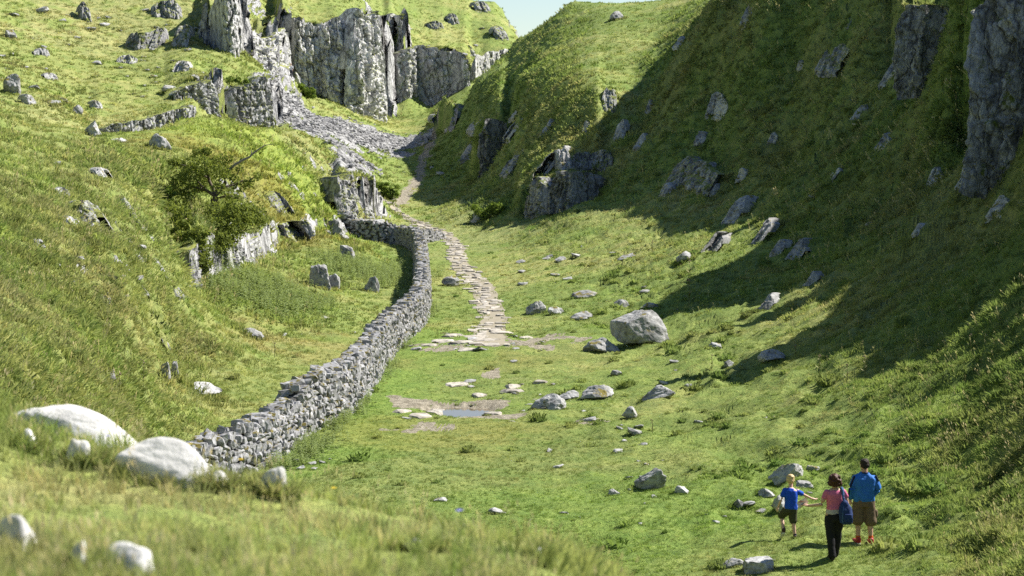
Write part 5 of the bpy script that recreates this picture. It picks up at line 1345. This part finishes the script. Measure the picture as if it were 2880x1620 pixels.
WHITE = plain('sole_rubber', (.6, .58, .55)); 
def person_man():
    hd = (.0, .02, 1.605); tn = .35
    body = fuse('person', head(hd, 1.02, tn)+[limb([(0, 0, 1.40), (0, .012, 1.53)], [.062, .056]), loft([(0, 0, .88, .15, .11), (0, 0, 1.05, .155, .11), (0, 0, 1.25, .165, .10), (0, 0, 1.35, .14, .075), (0, 0, 1.40, .06, .05)]),
        limb([(-.17, 0, 1.345), (-.243, -.015, 1.12), (-.224, .08, .90)], [.045, .034, .029]), limb([(.17, 0, 1.345), (.248, -.008, 1.12), (.204, .11, .93)], [.045, .034, .029]),
        limb([(-.095, 0, .88), (-.10, .02, .48), (-.105, -.02, .08)], [.085, .058, .036]), limb([(.095, 0, .88), (.105, -.03, .47), (.11, -.10, .09)], [.085, .058, .036]),
        limb([(-.105, -.02, .07), (-.115, .10, .03)], [.036, .03]), limb([(.11, -.10, .07), (.12, .02, .03)], [.036, .03])]
        + hand((-.235, .10, .89), (.15, .3, -1), -1) + hand((.21, .13, .92), (-.4, .3, -.9), 1), SKIN, None, .009, 3)
    eyes(body, hd, 1.02, tn)
    blue = plain('blue_jersey', (.03, .15, .50), .75, .2, .12, 14, .25); navy = plain('navy_trim', (.012, .016, .05), .8); brown = plain('brown_cotton', (.15, .11, .075), .9, .1, .2, 16, .4)
    sh = fuse('jersey', [loft([(0, 0, .865, .185, .132), (0, 0, .93, .19, .137), (0, 0, 1.08, .19, .135), (0, 0, 1.22, .205, .14), (0, 0, 1.33, .212, .132), (0, 0, 1.385, .17, .11), (0, 0, 1.43, .10, .085), (0, 0, 1.455, .068, .066)]),
        limb([(-.165, 0, 1.345), (-.245, -.02, 1.12), (-.225, .08, .925)], [.070, .060, .046]), limb([(.165, 0, 1.345), (.25, -.01, 1.12), (.205, .11, .945)], [.070, .060, .046])], blue, body, .011, 3, .036, 7)
    fuse('collar', [limb([(-.05, -.045, 1.445), (0, -.066, 1.45), (.05, -.045, 1.445)], [.016, .016, .016]), limb([(-.05, -.045, 1.445), (-.065, .02, 1.435)], [.016, .014]), limb([(.05, -.045, 1.445), (.065, .02, 1.435)], [.016, .014])], navy, sh, .007, 1)
    fuse('stripe', [limb([(-.20, -.05, 1.375), (-.29, -.055, 1.12), (-.262, .05, .94)], [.022, .020, .018])], navy, sh, .008, 1)
    fuse('stripe', [limb([(.195, -.055, 1.385), (.245, -.06, 1.28)], [.018, .015])], navy, sh, .008, 1)
    so = fuse('cargo_shorts', [loft([(0, 0, .76, .17, .125), (0, 0, .88, .182, .132), (0, 0, .93, .175, .128)]), limb([(-.095, 0, .84), (-.108, .01, .62), (-.112, .015, .455)], [.105, .108, .112]), limb([(.095, 0, .84), (.112, -.02, .62), (.118, -.03, .44)], [.105, .108, .112])], brown, body, .012, 3, .025, 7)
    for k in (-1, 1): fuse('cargo_pocket', [limb([(k*.205, -.02, .66), (k*.21, -.02, .56)], [.045, .045])], brown, so, .01, 2)
    orange = plain('orange_sock', (.55, .11, .02), .9)
    fuse('sock', [limb([(-.105, -.018, .07), (-.104, -.012, .155)], [.044, .046])], orange, body, .009, 1); fuse('sock', [limb([(.11, -.098, .07), (.109, -.088, .16)], [.044, .046])], orange, body, .009, 1)
    red = plain('red_shoe', (.36, .025, .03), .6, .4)
    shoe(body, (-.103, -.05, 0), (-.14, .16, 0), red, WHITE, 1.05); shoe(body, (.11, -.13, 0), (.125, .08, 0), red, WHITE, 1.05)
    fuse('hair', [ball((0, .0, 1.648), (.082, .10, .088)), ball((0, -.025, 1.60), (.080, .085, .075))], plain('dark_hair', (.028, .02, .016), .7, .2, .3, 40, .4), body, .009, 2, .012, 30)
    body.scale = (1.12, 1.08, 1.0)
    return finish(body, 2172, 1367, 'stocky walker in a blue jersey, brown cargo shorts, orange socks and red shoes', .10)
def person_woman():
    hd = (-.01, .03, 1.53); tn = .5
    body = fuse('person', head(hd, .95, tn)+[limb([(0, 0, 1.34), (-.005, .015, 1.46)], [.05, .045]), loft([(0, 0, .86, .145, .11), (0, 0, 1.0, .115, .09), (0, 0, 1.2, .14, .10), (0, 0, 1.32, .145, .085), (0, 0, 1.375, .07, .06)]),
        limb([(-.16, 0, 1.31), (-.24, .0, 1.06), (-.42, .18, 1.00)], [.044, .036, .026]), limb([(.16, 0, 1.31), (.225, -.01, 1.07), (.20, .13, .88)], [.044, .036, .026]),
        limb([(-.08, 0, .87), (-.075, -.02, .47), (-.055, -.08, .08)], [.085, .052, .034]), limb([(.08, 0, .87), (.07, .06, .48), (.04, .10, .09)], [.085, .052, .034]), limb([(-.055, -.08, .06), (-.05, .03, .03)], [.033, .028]), limb([(.04, .10, .06), (.05, .2, .03)], [.033, .028])]
        + hand((-.42, .18, 1.0), (-.8, .5, .25), -1, .9, .8) + hand((.198, .14, .87), (-.1, .3, -1), 1, .9), SKIN, None, .009, 3)
    eyes(body, hd, .95, tn)
    pink = plain('pink_cotton', (.56, .15, .27), .85, .1, .12, 14, .2); grey = plain('grey_vest', (.42, .38, .40), .85); black = plain('black_trousers', (.014, .014, .018), .8, .2, .3, 10, .3)
    t = fuse('top', [loft([(0, 0, .965, .150, .118), (0, 0, 1.05, .142, .112), (0, 0, 1.16, .155, .118), (0, 0, 1.27, .168, .112), (0, 0, 1.325, .150, .09), (0, 0, 1.345, .105, .075)]), limb([(-.14, 0, 1.305), (-.195, .0, 1.20)], [.062, .056]), limb([(.14, 0, 1.305), (.19, -.005, 1.20)], [.062, .056])], pink, body, .011, 4, .018, 9)
    fuse('vest_hem', [loft([(0, 0, .875, .158, .124), (0, 0, .93, .153, .120), (0, 0, .985, .146, .114)])], grey, body, .011, 2, .014, 9)
    fuse('trousers', [loft([(0, 0, .74, .15, .12), (0, 0, .84, .163, .128), (0, 0, .90, .152, .118)]), limb([(-.08, 0, .80), (-.08, -.02, .47), (-.058, -.085, .06)], [.10, .078, .07]), limb([(.08, 0, .80), (.075, .05, .48), (.045, .09, .06)], [.10, .078, .07])], black, body, .012, 3, .022, 8)
    dk = plain('dark_boot', (.03, .026, .024), .7)
    shoe(body, (-.055, -.11, 0), (-.05, .10, 0), dk, dk, .95); shoe(body, (.04, .06, 0), (.05, .26, 0), dk, dk, .95)
    hair = [ball((-.01, .005, 1.57), (.098, .112, .098)), ball((-.01, -.03, 1.49), (.105, .088, .085)), ball((-.08, .0, 1.47), (.05, .07, .06)), ball((.07, -.01, 1.47), (.05, .065, .06))]
    r_ = np.random.default_rng(4)
    for i in range(60):
        a = r_.uniform(0, 6.28); q = r_.uniform(-.10, .10); rr = .098*math.sqrt(max(.1, 1-(q/.14)**2)); hair.append(ball((-.01+math.cos(a)*rr, -.02+math.sin(a)*rr*.9 if math.sin(a) < .6 else -.02, 1.53+q), (.022, .022, .022)))
    fuse('hair', hair, plain('auburn_hair', (.062, .022, .012), .6, .3, .5, 35, .6), body, .009, 1, .02, 28)
    body.scale = (1.10, 1.08, 1.0)
    finish(body, 2098, 1404, 'walker with auburn curls in a pink top and black trousers holding a leaflet', .12)
    # backpack carried on one shoulder
    nav = plain('navy_backpack', (.018, .038, .13), .8, .2, .25, 9, .4); st = plain('blue_strap', (.05, .10, .24), .8)
    bp = fuse('backpack', [loft([(.16, -.20, .70, .07, .05), (.155, -.20, .74, .115, .085), (.15, -.20, .90, .125, .095), (.135, -.19, 1.05, .10, .08), (.125, -.18, 1.14, .05, .045), (.122, -.17, 1.17, .02, .02)])], nav, None, .012, 3, .03, 7)
    bp.location = body.location; bp.rotation_euler = body.rotation_euler; bp.scale = body.scale; tag(bp, 'navy blue backpack slung on one shoulder of the walker in pink', 'backpack')
    fuse('strap', [limb([(.12, -.175, 1.13), (.105, -.145, 1.25), (.115, -.09, 1.345), (.125, .0, 1.375), (.12, .10, 1.30)], [.024, .026, .027, .027, .024])], st, bp, .008, 1)
    fuse('pocket', [loft([(.17, -.285, .76, .08, .02), (.168, -.288, .84, .085, .025), (.16, -.28, .92, .07, .02)])], nav, bp, .009, 2)
    fuse('webbing', [limb([(.075, -.26, .76), (.07, -.275, .95), (.10, -.23, 1.10)], [.012, .012, .012])], st, bp, .007, 1)
    # leaflet between her and the boy
    v = np.array([(-.11, 0, -.07), (.0, .012, -.075), (.11, 0, -.06), (.11, 0, .08), (.0, .012, .07), (-.11, 0, .075)]); v = np.concatenate([v, v+np.array([0, .004, 0])]); f = [(0, 1, 4, 5), (1, 2, 3, 4), (11, 10, 7, 6), (10, 9, 8, 7)]
    b = NT('printed_paper'); tc = b.n('ShaderNodeTexCoord'); vo = b.n('ShaderNodeTexVoronoi', feature='F1'); vo.inputs['Scale'].default_value = 14; b.l(tc.outputs['Object'], vo.inputs['Vector'])
    m = b.done(b.bsdf(b.ramp(vo.outputs['Distance'], [(.1, (.75, .72, .70)), (.5, (.70, .66, .66)), (.75, (.55, .22, .20))]), .6).outputs[0])
    lf = mesh_np('leaflet', v, f, m); M = Matrix.Translation(body.location) @ Matrix.Rotation(.12, 4, 'Z'); q = M @ Vector((-.57, .25, 1.05)); lf.location = q; lf.rotation_euler = (.25, -.5, .2); tag(lf, 'pale printed leaflet held between the boy and the walker in pink', 'leaflet')
def person_boy():
    hd = (-.02, .10, 1.155); tn = -.35
    body = fuse('person', head(hd, .86, tn)+[limb([(0, .05, .98), (-.01, .08, 1.09)], [.042, .038]), loft([(.02, 0, .62, .10, .08), (.02, .01, .74, .098, .075), (.01, .03, .88, .118, .08), (.0, .04, .97, .118, .07), (-.005, .05, 1.01, .05, .045)]),
        limb([(-.125, .03, .965), (-.165, -.02, .79), (-.20, .05, .62)], [.036, .028, .021]), limb([(.12, .04, .965), (.25, .09, .89), (.42, .13, .82)], [.036, .028, .021]),
        limb([(-.05, 0, .60), (-.11, .13, .42), (-.075, -.02, .20)], [.065, .042, .027]), limb([(.07, 0, .60), (.095, -.02, .34), (.14, -.07, .07)], [.065, .042, .027]), limb([(-.075, -.02, .19), (-.075, .06, .10)], [.028, .024]), limb([(.14, -.07, .06), (.17, .03, .03)], [.028, .024])]
        + hand((-.205, .06, .61), (-.1, .3, -1), -1, .75) + hand((.425, .132, .82), (1, .25, -.2), 1, .75, .8), plain('pale_skin', (.60, .385, .29), .55, .3, .08, 20), None, .008, 3)
    eyes(body, hd, .86, tn)
    bl = plain('royal_blue_cotton', (.022, .085, .50), .85, .1, .12, 14, .2); ol = plain('olive_cotton', (.06, .062, .036), .9, .1, .2, 16, .3)
    fuse('t_shirt', [loft([(.025, 0, .60, .125, .10), (.02, .01, .72, .118, .095), (.01, .03, .86, .132, .095), (.0, .04, .95, .135, .085), (-.005, .045, 1.0, .06, .055)]), limb([(-.115, .03, .95), (-.15, .0, .85)], [.056, .052]), limb([(.11, .04, .95), (.215, .075, .905)], [.056, .052])], bl, body, .010, 3, .018, 10)
    fuse('shorts', [loft([(.02, 0, .52, .115, .09), (.02, 0, .62, .118, .092)]), limb([(-.04, 0, .57), (-.105, .11, .44)], [.08, .076]), limb([(.07, 0, .57), (.09, -.01, .37)], [.08, .076])], ol, body, .010, 3, .018, 9)
    ns = plain('navy_sock', (.012, .016, .04), .9); dk = plain('dark_trainer', (.06, .035, .035), .7); 
    fuse('sock', [limb([(-.075, -.005, .17), (-.077, .01, .235)], [.033, .034])], ns, body, .008, 1); fuse('sock', [limb([(.14, -.07, .05), (.138, -.066, .115)], [.033, .034])], ns, body, .008, 1)
    shoe(body, (-.075, -.07, .12), (-.075, .08, .02), dk, WHITE, .8); shoe(body, (.138, -.09, 0), (.18, .07, 0), dk, WHITE, .8)
    hair = [ball((-.02, .085, 1.195), (.073, .088, .074)), ball((-.02, .06, 1.15), (.070, .072, .066))]
    fuse('hair', hair, plain('blond_hair', (.56, .40, .20), .6, .3, .25, 40, .5), body, .008, 2, .014, 30)
    body.scale = (1.12, 1.1, 1.06)
    finish(body, 1978, 1356, 'blond boy in a royal blue t-shirt and olive shorts stepping and reaching for a leaflet', .05)
person_man(); person_woman(); person_boy()
# figure far off in the recess of the lit cliff
def far_figure():
    p = at(733, 142, 258.0)
    body = fuse('person', head((0, 0, 1.60), 1.0, 3.1)+[limb([(0, 0, 1.40), (0, 0, 1.54)], [.06, .05]), loft([(0, 0, .85, .14, .10), (0, 0, 1.1, .14, .10), (0, 0, 1.36, .17, .10), (0, 0, 1.43, .07, .06)]), limb([(-.19, 0, 1.36), (-.25, -.03, 1.1), (-.22, -.10, .88)], [.05, .04, .03]), limb([(.19, 0, 1.36), (.25, -.03, 1.1), (.22, -.10, .88)], [.05, .04, .03]),
        limb([(-.09, 0, .86), (-.1, 0, .46), (-.1, 0, .03)], [.085, .055, .04]), limb([(.09, 0, .86), (.1, -.05, .46), (.1, 0, .03)], [.085, .055, .04])]+hand((-.22, -.1, .87), (0, 0, -1), -1)+hand((.22, -.1, .87), (0, 0, -1), 1), SKIN, None, .02, 2)
    fuse('shirt', [loft([(0, 0, .88, .165, .125), (0, 0, 1.1, .165, .125), (0, 0, 1.35, .20, .12), (0, 0, 1.41, .09, .08)]), limb([(-.19, 0, 1.35), (-.255, -.03, 1.1)], [.075, .06]), limb([(.19, 0, 1.35), (.255, -.03, 1.1)], [.075, .06])], plain('pale_shirt', (.62, .62, .66)), body, .02, 2)
    fuse('trousers', [loft([(0, 0, .78, .16, .12), (0, 0, .90, .16, .12)]), limb([(-.09, 0, .84), (-.1, 0, .46), (-.1, 0, .08)], [.1, .08, .07]), limb([(.09, 0, .84), (.1, -.05, .46), (.1, 0, .08)], [.1, .08, .07])], plain('dark_trousers', (.05, .05, .07)), body, .02, 2)
    q = hit(733, 190, 200); body.location = (q[0], q[1]-.4, q[2]); tag(body, 'far off person in a pale shirt at the recess of the lit cliff', 'person')
far_figure()


for o in COL.objects:
    if o.get('label', '').startswith('blond boy'): o.rotation_euler = (-.04, .10, .05)
